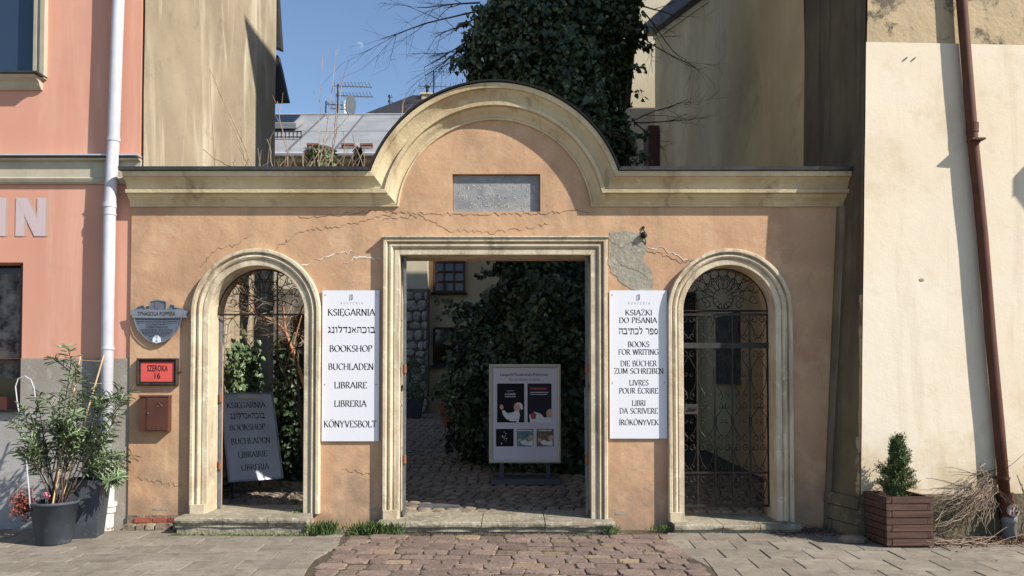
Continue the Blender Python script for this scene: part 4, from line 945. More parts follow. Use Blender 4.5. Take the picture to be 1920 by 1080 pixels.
# ================================================================== MOON
md = at(674, 86, 2000.0); md_o = md - CAM
mb = MB(); rr = md_o.length * math.tan(R(.262)); n = 32
for i in range(1, 16):
    for k in range(n): mb.v.append((rr * math.sin(math.pi * i / 16) * math.cos(2 * math.pi * k / n), rr * math.sin(math.pi * i / 16) * math.sin(2 * math.pi * k / n), rr * math.cos(math.pi * i / 16)))
for i in range(14):
    for k in range(n): q = (k + 1) % n; mb.f.append((i * n + k, (i + 1) * n + k, (i + 1) * n + q, i * n + q))
mb.f.append(tuple(range(n))); mb.f.append(tuple(14 * n + k for k in reversed(range(n))))
mm = bpy.data.materials.new('moon_rock'); mm.use_nodes = True; nn = mm.node_tree.nodes; ll = mm.node_tree.links; nn.clear()
o_ = nn.new('ShaderNodeOutputMaterial'); ad = nn.new('ShaderNodeAddShader'); tr = nn.new('ShaderNodeBsdfTransparent'); df = nn.new('ShaderNodeBsdfDiffuse')
no = nn.new('ShaderNodeTexNoise'); no.inputs['Scale'].default_value = 1.6 / rr; tcn = nn.new('ShaderNodeTexCoord'); ll.new(tcn.outputs['Object'], no.inputs[0])
cr = nn.new('ShaderNodeValToRGB'); cr.color_ramp.elements[0].position = .42; cr.color_ramp.elements[0].color = (.05, .045, .04, 1); cr.color_ramp.elements[1].position = .6; cr.color_ramp.elements[1].color = (.085, .08, .072, 1)
ll.new(no.outputs[0], cr.inputs[0]); ll.new(cr.outputs[0], df.inputs[0]); ll.new(tr.outputs[0], ad.inputs[0]); ll.new(df.outputs[0], ad.inputs[1]); ge = nn.new('ShaderNodeNewGeometry'); ms = nn.new('ShaderNodeMixShader'); t2 = nn.new('ShaderNodeBsdfTransparent')
ll.new(ge.outputs['Backfacing'], ms.inputs[0]); ll.new(ad.outputs[0], ms.inputs[1]); ll.new(t2.outputs[0], ms.inputs[2]); ll.new(ms.outputs[0], o_.inputs[0])
mo = mb.build('moon', mm, smooth=True); mo.location = md; tag(mo, 'pale half lit daytime moon in the blue sky left of the bare branches', 'moon'); mo['kind'] = 'thing'

# ================================================================== DRAINPIPES
dp = thing('drainpipe', 'white rainwater drainpipe on the pink house beside the gateway', 'drainpipe', (X_(199), YP - .1, 0))
def pipe_pts(pxs, Yfun): return [at(px, py, Yfun) for px, py in pxs]
o0 = Vector((X_(199), YP - .1, 0))
c_ = [at(px, py, YP - .11) - o0 for px, py in ((224, -160), (222, 0), (213, 262), (206, 385), (202, 600), (198, 940))]
mb = MB(); mb.tube(c_, .0625, 20); mb.build('pipe', 'whitepipe', dp, smooth=True)
for (px, py, hh, r_) in ((213, 262, .04, .069), (205.5, 385, .05, .07), (206, 402, .02, .067), (202, 653, .03, .068)):
    b_ = at(px, py, YP - .11) - o0; mb = MB(); mb.tube([b_ - Vector((0, 0, hh / 2)), b_ + Vector((0, 0, hh / 2))], r_, 20); mb.build('joint_ring', 'whitepipe', dp, smooth=False)
b_ = at(199, 945, YP - .11) - o0; f_ = Vector((b_.x, 0, -.0))
mb = MB(); mb.lathe([(.063, f_.z - .03), (.074, .0), (.074, b_.z - .10), (.09, b_.z - .09), (.092, b_.z - .03), (.104, b_.z - .025), (.106, b_.z + .015), (.075, b_.z + .02), (.072, b_.z + .42), (.06, b_.z + .43)], (b_.x, 0, 0), 24); mb.build('cast_iron_foot', 'whiteiron', dp, smooth=False)
# lower grey-brown chipped sleeve is part of the foot; brown pipe on the right
def PR(px, py, so=.07):
    a = at(px, py, -.45)
    for _ in range(4): a = at(px, py, Yf(a.x, a.z) - .014 - so)
    return a
o1 = PR(1889, 1000); o1.z = 0
dq = thing('drainpipe', 'brown leaning drainpipe with grey ground socket on the cream building', 'drainpipe', tuple(o1))
c_ = [PR(px, py) - o1 for px, py in ((1786, -200), (1803, 0), (1811, 100), (1824, 262), (1842, 440), (1858, 640), (1873, 800), (1884, 930))]
mb = MB(); mb.tube(c_, .053, 20); mb.build('pipe', 'brownpipe', dq, smooth=True)
for (px, py, hh, r_) in ((1823, 240, .10, .059), (1825, 265, .02, .064), (1880, 896, .03, .066), (1886, 932, .10, .068)):
    b_ = PR(px, py) - o1; mb = MB(); mb.tube([b_ - Vector((0, 0, hh / 2)), b_ + Vector((.004, 0, hh / 2))], r_, 20); mb.build('joint_ring', 'brownpipe', dq)
for (px, py) in ((1825, 265), (1880, 896)):
    b_ = PR(px, py) - o1; mb = MB(); mb.box((b_.x, .04, b_.z), (.14, .08, .018)); mb.build('wall_bracket', 'brownpipe', dq)
b_ = PR(1889, 955) - o1; mb = MB(); mb.tube([b_ + Vector((0, 0, .1)), b_ + Vector((.005, 0, -.09))], .072, 20); mb.build('inspection_section', 'brownpipe', dq)
mb = MB(); mb.tube([b_ + Vector((.01, -.06, 0)), b_ + Vector((.012, -.088, 0))], .062, 24); cap = mb.build('inspection_cap', 'capdisc', dq)
mb = MB()
for k in range(4):
    an = R(45 + 90 * k)
    for s_ in (-1, 1):
        d1 = Vector((math.cos(an), 0, math.sin(an))); d2 = Vector((-math.sin(an), 0, math.cos(an))) * s_ * .3
        p0 = b_ + Vector((.012, -.0895, 0)); mb.tube([p0 + d1 * .02, p0 + (d1 + d2).normalized() * .045], .004, 4)
mb.build('cap_slots', 'brownpipe', cap)
b_ = PR(1891, 968) - o1; mb = MB(); mb.lathe([(.06, b_.z - .34), (.066, b_.z - .33), (.066, b_.z - .06), (.074, b_.z - .055), (.074, b_.z), (.06, b_.z)], (b_.x, 0, 0), 20); mb.build('ground_socket', 'greypvc', dq, smooth=True)

# ================================================================== SIGNS
def signboard(x0p, y0p, x1p, y1p, label, lines, hebrew, tilt=0):
    a = at(x0p, y1p); b = at(x1p, y0p); t = thing('shop_sign', label, 'sign', ((a.x + b.x) / 2, 0, (a.z + b.z) / 2), 'white text panels beside the middle gateway', 0)
    wd, hh = b.x - a.x, b.z - a.z
    mb = MB(); mb.bb(-wd / 2, wd / 2, -.026, -.014, -hh / 2, hh / 2); mb.build('panel', 'signwhite', t)
    cx, cz = (x0p + x1p) / 2, (y0p + y1p) / 2
    for (s_, px0, px1, cy, ch) in lines:
        mb = MB(); vf = fit_caps(serif(s_), (px1 - px0) / 170, ch / 170)
        mb.flat(vf[0], vf[1], (((px0 + px1) / 2 - cx) / 170, -.0268, -(cy - cz) / 170)); mb.build('lettering', 'ink', t)
    mb = MB(); s_, px0, px1, cy, ch = hebrew; vf = fit_caps(hebrew_type(s_), (px1 - px0) / 170, 9.5 / 170); mb.flat(vf[0], vf[1], (((px0 + px1) / 2 - cx) / 170, -.0268, -(cy - cz) / 170))
    mb.build('lettering', 'ink', t)
    mb = MB(); lx, lz = (1 if 0 else 0), 0
    ox = (cx + 1 - cx) / 170; oz = -(y0p + 13 - cz) / 170; q = 1 / 170
    P = [(-3, -5.5), (-3, 4), (2, 5.5), (2, -4), (-3, -5.5)]
    for i in range(4): mb.tube([(ox + P[i][0] * q, -.0272, oz + P[i][1] * q), (ox + P[i + 1][0] * q, -.0272, oz + P[i + 1][1] * q)], .0028, 4)
    mb.tube([(ox - 0 * q, -.0272, oz - 4 * q), (ox, -.0272, oz + 4.5 * q)], .002, 4)
    vf = fit_caps(serif('AUSTERIA', .1, .9), 42 / 170, 4.5 / 170); mb.flat(vf[0], vf[1], (ox + .5 * q, -.0268, -(y0p + 24 - cz) / 170))
    mb.build('emblem', 'greyink', t)
    for dx, dz in ((-.45, .47), (.45, .47), (-.45, -.125), (.45, -.125)):
        m2 = MB(); m2.tube([(dx * wd, -.025, dz * hh), (dx * wd, -.03, dz * hh)], .006, 8); m2.build('screw', 'greyink', t)
signboard(604, 545, 712, 827, 'white panel listing bookshop names in seven languages left of the middle gateway',
  [('KSIĘGARNIA', 615, 704, 586, 12), ('BOOKSHOP', 619, 699, 654, 11.5), ('BUCHLADEN', 617, 701, 688, 11.5), ('LIBRAIRE', 628, 689, 722.5, 11.5), ('LIBRERIA', 628, 689, 757, 11.5), ('KÖNYVESBOLT', 609, 707, 795, 12)],
  ('גנולדנאהכוב', 615, 704, 619.5, 14))
signboard(1143, 545, 1249, 822, 'white panel about books for writing, right of the middle gateway below the cement patch',
  [('KSIĄŻKI', 1172, 1222, 586.5, 10), ('DO PISANIA', 1161, 1232, 601, 10), ('BOOKS', 1177, 1217, 646, 10), ('FOR WRITING', 1159, 1234, 660.5, 10), ('DIE BÜCHER', 1163, 1231, 682, 10), ('ZUM SCHREIBEN', 1151, 1243, 696, 10),
   ('LIVRES', 1179, 1215, 718, 10), ('POUR ÉCRIRE', 1160, 1233, 733, 10), ('LIBRI', 1184, 1209, 756, 10), ('DA SCRIVERE', 1161, 1232, 770.5, 10), ('ÍRÓKÖNYVEK', 1160, 1234, 792, 10)],
  ('הביתכל רפס', 1160, 1233, 622, 13))
# steel heritage plaque
c = at(297, 610); pl = thing('heritage_plaque', 'brushed steel shield plaque headed Synagoga Poppera, above the red number plate', 'plaque', (c.x, 0, c.z))
q = 1 / 170
def outline(pts): return [((x - 297) * q, (610 - y) * q) for x, y in pts]
body = outline([(254, 592), (256, 604), (262, 619), (272, 631), (284, 640), (297, 644), (311, 641), (324, 633), (335, 621), (341, 607), (344, 592), (346, 580), (330, 577), (329, 573), (322, 572), (318, 580), (314, 581), (314, 566), (297, 563), (284, 566), (284, 581), (276, 580), (272, 573), (262, 576), (257, 580)])
m_ = plate_mesh(body, [], .006, -.034); m_.build('shield', 'steel_dark', pl)
rim = sweep(body, [(-.004, .038), (-.004, .045), (.004, .045), (.004, .038)], -.0, closed=True); rim.build('rim', 'steel', pl)
band = outline([(247, 582), (258, 580), (270, 581), (297, 582), (324, 581), (338, 580), (357, 584), (352, 590), (356, 597), (344, 596), (297, 597), (252, 596), (250, 590)])
plate_mesh(band, [], .008, -.048).build('title_band', 'steel', pl)
mb = MB(); vf = fit(sans('SYNAGOGA POPPERA', .015), 70 * q, 8 * q); mb.flat(vf[0], vf[1], (0, -.049, (610 - 589) * q))
vf = fit(sans('POPPER SYNAGOGUE', .01), 40 * q, 4.5 * q); mb.flat(vf[0], vf[1], (0, -.0347, (610 - 614) * q))
for i, (yy, wd) in enumerate(((600, 78), (603, 76), (606, 74), (609, 40), (618.5, 58), (621, 60), (623.5, 56), (626, 54), (628.5, 46), (631, 30))):
    x = -wd / 2
    while x < wd / 2: L = random.uniform(3, 8); e = min(x + L, wd / 2); mb.box(((x + e) / 2 * q, -.0346, (610 - yy) * q), ((e - x) * q, .0008, 1.1 * q)); x += L + 1.2
mb.build('lettering', 'ink', pl, kind='stuff')
mb = MB(); vs = outline([(289, 643), (290, 634), (294, 630), (300, 630), (304, 634), (305, 643), (297, 645)]); plate_mesh(vs, [], .004, -.040).build('badge', 'signwhite', pl)
mb.__init__(); mb.flat([(-3, 0), (3, 0), (0, 5)], [(0, 1, 2)], (0, -.041, -.185), (q, 0, 0), (0, 0, q)); mb.flat([(-3, 5), (3, 5), (0, 0)], [(2, 1, 0)], (0, -.0412, -.155), (q, 0, 0), (0, 0, q)); mb.build('badge_mark', 'bluemark', pl)
mb = MB(); e = outline([(293, 566), (301, 566), (302, 572), (300, 578), (297, 580), (294, 578), (292, 572)]); plate_mesh(e, [], .003, -.0385).build('crest', 'greyink', pl)
for px in (255, 348): m2 = MB(); m2.tube([((px - 297) * q, -.05, (610 - 588.5) * q), ((px - 297) * q, .0, (610 - 588.5) * q)], .012, 10); m2.build('stud', 'steel', pl)
# red number plate
a = at(259, 723); b = at(336, 672); c = (a + b) / 2; rpn = thing('street_number_sign', 'red plate reading Szeroka 16 in a dark moulded frame', 'sign', (c.x, 0, c.z))
wd, hh = b.x - a.x, b.z - a.z
mb = MB(); mb.bb(-wd / 2 + .02, wd / 2 - .02, -.03, -.002, -hh / 2 + .02, hh / 2 - .02); mb.build('plate', 'redplate', rpn)
fr = sweep([(-wd / 2, -hh / 2), (-wd / 2, hh / 2), (wd / 2, hh / 2), (wd / 2, -hh / 2)], [(0, .0), (0, .045), (-.012, .055), (-.022, .05), (-.028, .038), (-.038, .042), (-.045, .03)], 0, closed=True); fr.build('frame', 'darkwood', rpn)
mb = MB(); vf = fit(sans('SZEROKA', .02), 39 * q, 12 * q); mb.flat(vf[0], vf[1], (0, -.0308, 6.8 * q)); vf = fit(sans('16', .02), 11 * q, 12 * q); mb.flat(vf[0], vf[1], (0, -.0308, -7.2 * q)); mb.build('lettering', 'ink', rpn)
mb = MB(); mb.tube([(wd / 2 + .02, 0, 0), (wd / 2 + .02, -.03, 0)], .008, 8); mb.build('screw', 'iron', rpn)
# mailbox
a = at(267, 808); b = at(323, 741); c = (a + b) / 2; mbx = thing('mailbox', 'brown metal wall mailbox below the red number plate', 'mailbox', (c.x, 0, c.z)); wd, hh = b.x - a.x, b.z - a.z
mb = MB(); mb.bb(-wd / 2 + .005, wd / 2 - .005, -.085, -.001, -hh / 2, hh / 2 - .02); mb.build('body', 'mail', mbx)
mb = MB(); mb.bb(-wd / 2, wd / 2, -.095, -.001, hh / 2 - .018, hh / 2); mb.build('lid', 'mail', mbx)
mb = MB(); mb.bb(-wd / 2 + .085, wd / 2 - .012, -.091, -.0855, -hh / 2 + .012, hh / 2 - .026); dr_ = mb.build('door', 'mail', mbx)
mb = MB(); mb.tube([(-wd / 2 + .105, -.092, 0), (-wd / 2 + .105, -.099, 0)], .009, 12); mb.build('lock', 'steel', dr_)
mb = MB()
for k in range(3): mb.tube([(-.02 + k * .05, -.0912, -hh / 2 + .035), (-.02 + k * .05, -.0925, -hh / 2 + .035)], .006, 8)
mb.build('vent_holes', 'ink', dr_)
mb = MB(); P = _c(0, 0, .025, .022, 0, 360, 14); mb.tube([(.07 + x, -.0925, hh / 2 - .11 + z) for x, z in P], .003, 4); mb.tube([(.02, -.0925, hh / 2 - .10), (.06, -.0925, hh / 2 - .085), (.09, -.0925, hh / 2 - .12)], .004, 4); mb.tube([(.07, -.0925, hh / 2 - .085), (.12, -.0925, hh / 2 - .08)], .0035, 4); mb.build('post_horn_emblem', 'mail', dr_)
# small dome camera
c = at(1206, 442); cc = thing('security_camera', 'small black camera with cable fixed above the cement patch', 'camera', (c.x, 0, c.z))
mb = MB(); mb.lathe([(0, 0), (.022, .004), (.036, .018), (.038, .03), (.030, .05), (.03, .06)], n=14); mb.v = [(v[0], v[2] - .062, v[1]) for v in mb.v]; mb.build('housing', 'blackframe', cc, smooth=True)
mb = MB(); mb.tube([(.02, -.02, .03), (.0, -.02, .06), (-.005, -.005, .085)], .006, 6); mb.tube([(.0, -.015, .09), (.0, -.0, .09)], .016, 8); mb.tube([(.01, -.02, -.03), (.03, -.012, -.07), (.02, -.006, -.1)], .005, 5); mb.build('cable', 'ink', cc)
mb = MB(); mb.tube([(.005, -.0605, .002), (.005, -.066, .002)], .012, 12); mb.build('lens', 'darkglass', cc)

# ================================================================== WROUGHT IRON
def spiral(cx, cz, r, a0, turns, d=1, n=14, inner=.22):
    return [(cx + r * (1 - (1 - inner) * i / n) * math.cos(a0 + d * turns * 2 * math.pi * i / n), cz + r * (1 - (1 - inner) * i / n) * math.sin(a0 + d * turns * 2 * math.pi * i / n)) for i in range(n + 1)]
def iron(mb, pts, r=.006, Y=0): mb.tube([(x, Y, z) for x, z in pts], r, 4, cap=False)
def fan(A, zb, Yg, parent, oz, hub=True, seed=3):
    """scrolls filling the round head of an arch; returns nothing, adds parts"""
    cx, r, zc, _ = A; rd = random.Random(seed)
    mb = MB(); iron(mb, arc(cx, zc, r - .012, 0, math.pi, 32), .010, Yg); iron(mb, [(cx - r, zb), (cx + r, zb)], .010, Yg); iron(mb, [(cx - r + .012, zb), (cx - r + .012, zc)], .01, Yg); iron(mb, [(cx + r - .012, zb), (cx + r - .012, zc)], .01, Yg)
    mb.v = [(v[0] - oz.x, v[1] - oz.y, v[2] - oz.z) for v in mb.v]; mb.build('head_frame', 'iron', parent)
    hz = zb + .14; hub_r = .115
    n = 9
    for k in range(n):
        an = math.pi * (k + .5) / n if n else 0; rm = r - .02
        d = (math.cos(an), math.sin(an)); tn = (-d[1], d[0])
        # length out to the frame from the hub centre
        L = rm * (.80 + .14 * abs(math.sin(an)))
        sc = MB()
        for s_ in (-1, 1):
            e = (cx + d[0] * L * .84 + tn[0] * s_ * .062, hz + d[1] * L * .84 + tn[1] * s_ * .062)
            iron(sc, [(cx + d[0] * hub_r, hz + d[1] * hub_r), (cx + d[0] * L * .5 + tn[0] * s_ * .018, hz + d[1] * L * .5 + tn[1] * s_ * .018), (cx + d[0] * L * .74 + tn[0] * s_ * .085, hz + d[1] * L * .74 + tn[1] * s_ * .085)], .0045, Yg)
            iron(sc, spiral(e[0], e[1], .062, an + s_ * .9 * 1, .95, s_, 14), .0045, Yg)
            e2 = (cx + d[0] * L * .50 + tn[0] * s_ * .045, hz + d[1] * L * .50 + tn[1] * s_ * .045)
            iron(sc, spiral(e2[0], e2[1], .04, an + s_ * 2.6, .9, -s_, 12), .004, Yg)
        iron(sc, [(cx + d[0] * L * .84, hz + d[1] * L * .84), (cx + d[0] * L * 1.0, hz + d[1] * L * 1.0)], .004, Yg)
        sc.v = [(v[0] - oz.x, v[1] - oz.y, v[2] - oz.z) for v in sc.v]; sc.build('scroll', 'iron', parent)
    hb = MB(); iron(hb, _c(cx, hz, hub_r, hub_r, 0, 360, 24), .006, Yg)
    for k in range(12): an = 2 * math.pi * k / 12; iron(hb, [(cx + hub_r * math.cos(an), hz + hub_r * math.sin(an)), (cx + .06 * math.cos(an), hz + .06 * math.sin(an))], .0045, Yg)
    for s_ in (-1, 1): iron(hb, spiral(cx + s_ * .05, zb + .05, .045, R(90), .9, s_, 12), .0045, Yg); iron(hb, spiral(cx + s_ * .19, zb + .07, .055, R(90), .9, s_, 12), .0045, Yg)
    hb.v = [(v[0] - oz.x, v[1] - oz.y, v[2] - oz.z) for v in hb.v]; hb.build('hub_ring', 'iron', parent)
YG = .22
zLf = at(487, 590, YG).z
lf = thing('arch_grille', 'wrought iron scroll grille in the head of the left open arch', 'grille', (LA[0], YG, zLf)); fan(LA, zLf, YG, lf, Vector((LA[0], YG, zLf)), seed=3)
rg = thing('iron_gate', 'closed wrought iron gate with heart scrolls in the right arched opening', 'gate', (RA[0], YG, stepR))
oz = Vector((RA[0], YG, stepR)); zRf = at(1367, 583, YG).z; fan(RA, zRf, YG, rg, oz, seed=5)
gx0, gx1 = RA[0] - RA[1] + .015, RA[0] + RA[1] - .015
zt_, zb_ = at(1367, 590, YG).z, at(1367, 948, YG).z
def off(mb): mb.v = [(v[0] - oz.x, v[1] - oz.y, v[2] - oz.z) for v in mb.v]; return mb
xs = [gx0 + (gx1 - gx0) * k / 5 for k in range(6)]
for x in xs: m_ = MB(); m_.box((x, YG, (zt_ + zb_) / 2), (.017, .017, zt_ - zb_)); off(m_).build('bar', 'iron', rg)
for zz, hh_ in ((zt_, .025), (zb_, .03), (at(0, 886, YG).z, .022)): m_ = MB(); m_.box(((gx0 + gx1) / 2, YG - .012, zz), (gx1 - gx0, .01, hh_)); off(m_).build('rail', 'iron', rg)
z648 = at(0, 648, YG).z; m_ = MB(); m_.box(((gx0 + gx1) / 2, YG - .016, z648), (gx1 - gx0 + .02, .012, .062)); off(m_).build('flat_rail', 'darkbar', rg)
for (za, zb2) in ((590, 640), (655, 752), (752, 830), (830, 886), (890, 944)):
    z1, z0 = at(0, za, YG).z - .012, at(0, zb2, YG).z + .012; H = z1 - z0
    for k in range(5):
        xm = (xs[k] + xs[k + 1]) / 2; hw = (xs[k + 1] - xs[k]) / 2 - .012; m_ = MB(); r_ = min(hw * .5, H * .2)
        for s_ in (-1, 1):
            xe = xm + s_ * hw
            if H > .4:
                iron(m_, [(xm, z1 - H * .12), (xm + s_ * hw * .3, z1 - H * .2), (xm + s_ * hw * .95, z1 - H * .38), (xe, z0 + H * .42), (xm + s_ * hw * .7, z0 + H * .24), (xm + s_ * hw * .2, z0 + H * .13)], .0045, YG)
                iron(m_, spiral(xm + s_ * r_ * 1.0, z1 - r_ * 1.05, r_ * .9, R(90), .95, s_, 12), .0045, YG); iron(m_, spiral(xm + s_ * r_, z0 + r_ * 1.0, r_ * .9, R(-90), .95, -s_, 12), .0045, YG)
                iron(m_, spiral(xm + s_ * r_ * .8, z0 + H * .5, r_ * .6, R(90), .8, s_, 10), .0038, YG)
            else:
                iron(m_, [(xm, z0 + .02), (xm + s_ * hw * .55, z0 + H * .30), (xe, z0 + H * .72), (xm + s_ * hw * .6, z1 - .004)], .0045, YG)
                iron(m_, spiral(xm + s_ * r_ * 1.05, z1 - r_ * 1.1, r_ * .9, R(90), .95, s_, 12), .0045, YG); iron(m_, spiral(xm + s_ * r_, z0 + r_ * 1.05, r_ * .8, R(-90), .9, -s_, 12), .0045, YG)
        off(m_).build('scroll_panel', 'iron', rg)
a = at(1296, 767, YG - .03); m_ = MB(); m_.box((a.x, YG - .03, a.z), (.15, .03, .11)); off(m_); lk = m_.build('lock_case', 'darkbar', rg)
m_ = MB(); m_.box((a.x + .02, YG - .055, a.z + .01), (.09, .02, .018)); off(m_).build('handle', 'iron', lk)
# open gate leaves seen edge on
def leaf_gate(name, x, y0, y1, z0, z1, label, ang=0):
    t = thing(name, label, 'gate', (x, y0, z0), 'open iron gate leaves'); L = y1 - y0; H = z1 - z0
    t.rotation_euler = (0, 0, ang)
    for (ya, yb, za, zb) in ((0, .04, 0, H), (L - .04, L, 0, H)): m_ = MB(); m_.bb(-.018, .018, ya, yb, za, zb); m_.build('stile', 'irongrey', t)
    for k in (0, .5, 1): m_ = MB(); zz = .02 + (H - .04) * k; m_.bb(-.015, .015, .04, L - .04, zz - .02, zz + .02); m_.build('rail', 'irongrey', t)
    for k in range(1, 6): m_ = MB(); yy = L * k / 6; m_.bb(-.007, .007, yy - .007, yy + .007, .04, H - .04); m_.build('bar', 'iron', t)
    sc = MB()
    for k in range(6):
        for j in range(6):
            c0, c1 = L * (k + .5) / 6, H * (j + .5) / 6; P = spiral(c0, c1, L / 14, 0, .95, 1, 10); sc.tube([(0, a_, b_) for a_, b_ in P], .004, 4, cap=False)
    sc.build('scrollwork', 'iron', t, kind='stuff')
    for k in (.2, .55): m_ = MB(); m_.tube([(0, -.01, H * k), (0, -.01, H * k + .09)], .022, 8); m_.build('hinge', 'rust', t)
leaf_gate('gate_leaf', doorX0 + .05, .05, .98, .14, doorZ - .02, 'tall open iron gate leaf folded back at the left of the middle gateway', R(8))
leaf_gate('gate_leaf', doorX1 - .04, .05, .98, .14, doorZ - .02, 'tall open iron gate leaf folded back at the right of the middle gateway', R(-5.5))
leaf_gate('gate_leaf', LA[0] - LA[1] + .03, .26, .80, .19, at(0, 592, .2).z, 'open iron gate leaf folded back inside the left arch by the sandwich board', R(20))

# ================================================================== SANDWICH BOARD
yb_ = 1.45; a = at(480, 925, yb_)
sb = thing('sandwich_board', 'grey white sandwich board listing bookshop names inside the left arch', 'sandwich board', (a.x, yb_, zy(yb_)), rz=R(40))
tl = R(-18); Mx = Matrix.Rotation(tl, 3, 'X'); BW, BH = .70, 1.16
def tb_(v, o=Vector((0, 0, .20))): return Mx @ Vector(v) + o
def bm(mb): mb.v = [tuple(tb_(v)) for v in mb.v]; return mb
m_ = MB(); m_.bb(-BW / 2, BW / 2, -.01, .01, 0, BH); bm(m_).build('front_panel', 'board', sb)
for (x0, x1, z0, z1) in ((-BW / 2 - .012, -BW / 2 + .012, -.01, BH + .01), (BW / 2 - .012, BW / 2 + .012, -.01, BH + .01), (-BW / 2 + .012, BW / 2 - .012, -.012, .012), (-BW / 2 + .012, BW / 2 - .012, BH - .01, BH + .012)):
    m_ = MB(); m_.bb(x0, x1, -.02, .018, z0, z1); bm(m_).build('frame_bar', 'steel', sb)
m_ = MB(); m_.bb(-.13, .13, -.026, -.012, BH - .075, BH - .015); bm(m_).build('clip_plate', 'posterframe', sb)
for s_, x0, x1, zz, ch in (('KSIĘGARNIA', -.28, .24, 1.0, .075), ('BOOKSHOP', -.27, .20, .70, .075), ('BUCHLADEN', -.27, .24, .515, .075), ('LIBRAIRIE', -.20, .18, .335, .075), ('LIBRERIA', -.18, .19, .165, .075)):
    m_ = MB(); vf = fit_caps(serif(s_, .15), x1 - x0, ch); m_.flat(vf[0], vf[1], ((x0 + x1) / 2, -.0115, zz)); bm(m_).build('lettering', 'ink', sb)
m_ = MB(); vf = fit_caps(hebrew_type('גנולדנאהכוב'), .46, .062); m_.flat(vf[0], vf[1], (-.02, -.0115, .85)); bm(m_).build('lettering', 'ink', sb)
for s_ in (-1, 1):
    m_ = MB(); m_.tube([tb_((s_ * BW * .46, 0, .0)), tb_((s_ * BW * .46, 0, -.215))], .014, 6); m_.build('leg', 'blackframe', sb)
    top = tb_((s_ * BW * .42, .02, BH - .02)); m_ = MB(); m_.tube([top, (s_ * BW * .42, .62, .0)], .014, 6); m_.build('leg', 'blackframe', sb)
bp_ = MB(); t0 = tb_((0, .03, BH)); bp_.hexa([(-BW / 2, .50, .2), (BW / 2, .50, .2), (BW / 2, .515, .2), (-BW / 2, .515, .2)], [(-BW / 2, t0.y + .02, t0.z), (BW / 2, t0.y + .02, t0.z), (BW / 2, t0.y + .035, t0.z), (-BW / 2, t0.y + .035, t0.z)]); bp_.build('rear_panel', 'board', sb)

# ================================================================== POSTER STAND
yp_ = 2.5; a = at(984, 905, yp_); scl = 1450 / (yp_ + 8.53); ps = thing('poster_stand', 'framed poster display about a klezmer musician standing before the ivy', 'poster stand', (a.x, yp_, zy(yp_)))
bx = at(917, 868, yp_); tx = at(1051, 683, yp_); zb0 = bx.z - zy(yp_); zt0 = tx.z - zy(yp_); x0, x1 = bx.x - a.x, tx.x - a.x
m_ = MB(); m_.bb(x0 + .02, x1 - .02, -.012, .03, zb0 + .02, zt0 - .02); pp_ = m_.build('poster', 'posterpaper', ps)
sweep([(x0, zb0), (x0, zt0), (x1, zt0), (x1, zb0)], [(0, -.05), (0, .03), (-.02, .04), (-.045, .03), (-.055, .012)], 0, closed=True).build('frame', 'posterframe', ps)
for s_ in (x0 + .18, x1 - .18): m_ = MB(); m_.bb(s_ - .03, s_ + .03, .0, .03, .06, zb0 + .02); m_.build('post', 'rubber', ps)
m_ = MB(); m_.hexa([(x0 + .02, -.30, 0), (x1 - .0, -.30, 0), (x1 - .0, .30, 0), (x0 + .02, .30, 0)], [(x0 + .06, -.27, .07), (x1 - .04, -.27, .07), (x1 - .04, .27, .07), (x0 + .06, .27, .07)]); m_.build('base_plate', 'rubber', ps)
def PP(px, py): v = at(px, py, yp_); return (v.x - a.x, v.z - zy(yp_))
def prect(px0, py0, px1, py1, name, mat, y=-.013, par=None):
    p, q_ = PP(px0, py1), PP(px1, py0); m_ = MB(); m_.bb(p[0], q_[0], y - .001, y, p[1], q_[1]); return m_.build(name, mat, par or pp_)
def ppoly(pts, name, mat, y, par=None):
    P = [PP(*p) for p in pts]; m_ = MB(); m_.add([(p[0], y, p[1]) for p in P], [tuple(range(len(P)))]); return m_.build(name, mat, par or pp_)
def ptext(s_, px0, px1, cy, hpx, mat, y, ser=False, par=None, it=0):
    vf = fit_caps(serif(s_, .16), (px1 - px0) / scl, hpx / scl) if ser else fit(sans(s_, .008), (px1 - px0) / scl, hpx / scl); c = PP((px0 + px1) / 2, cy); m_ = MB(); m_.flat([(v[0] + v[1] * it, v[1]) for v in vf[0]], vf[1], (c[0], y, c[1])); return m_.build('lettering', mat, par or pp_)
ptext('Leopold Kozłowski-Kleinman', 938, 1028, 703, 7.5, 'ink', -.0135); ptext('The Last Klezmer of Galicia', 954, 1012, 711.5, 5, 'greyink', -.0135, it=.25)
prect(932, 719, 983, 792, 'picture', 'pdark'); prect(989, 719, 1034, 792, 'picture', 'pdark2'); prect(930, 804, 963, 837, 'picture', 'pdark'); prect(969, 804, 1000, 837, 'picture', 'pteal'); prect(1006, 804, 1038, 837, 'picture', 'pbrown')
ptext('KLEZMER', 947, 967, 739, 4, 'pwhite', -.0155); ptext('Leopold', 951, 963, 733, 2.4, 'pwhite', -.0155); prect(994, 727, 1026, 730.5, 'red_title', 'pred', -.0145); prect(994, 735, 1028, 736.2, 'text_line', 'pwhite', -.0145); prect(994, 739, 1026, 740, 'text_line', 'pwhite', -.0145); prect(947, 743.5, 967, 744.6, 'text_line', 'pwhite', -.0145)
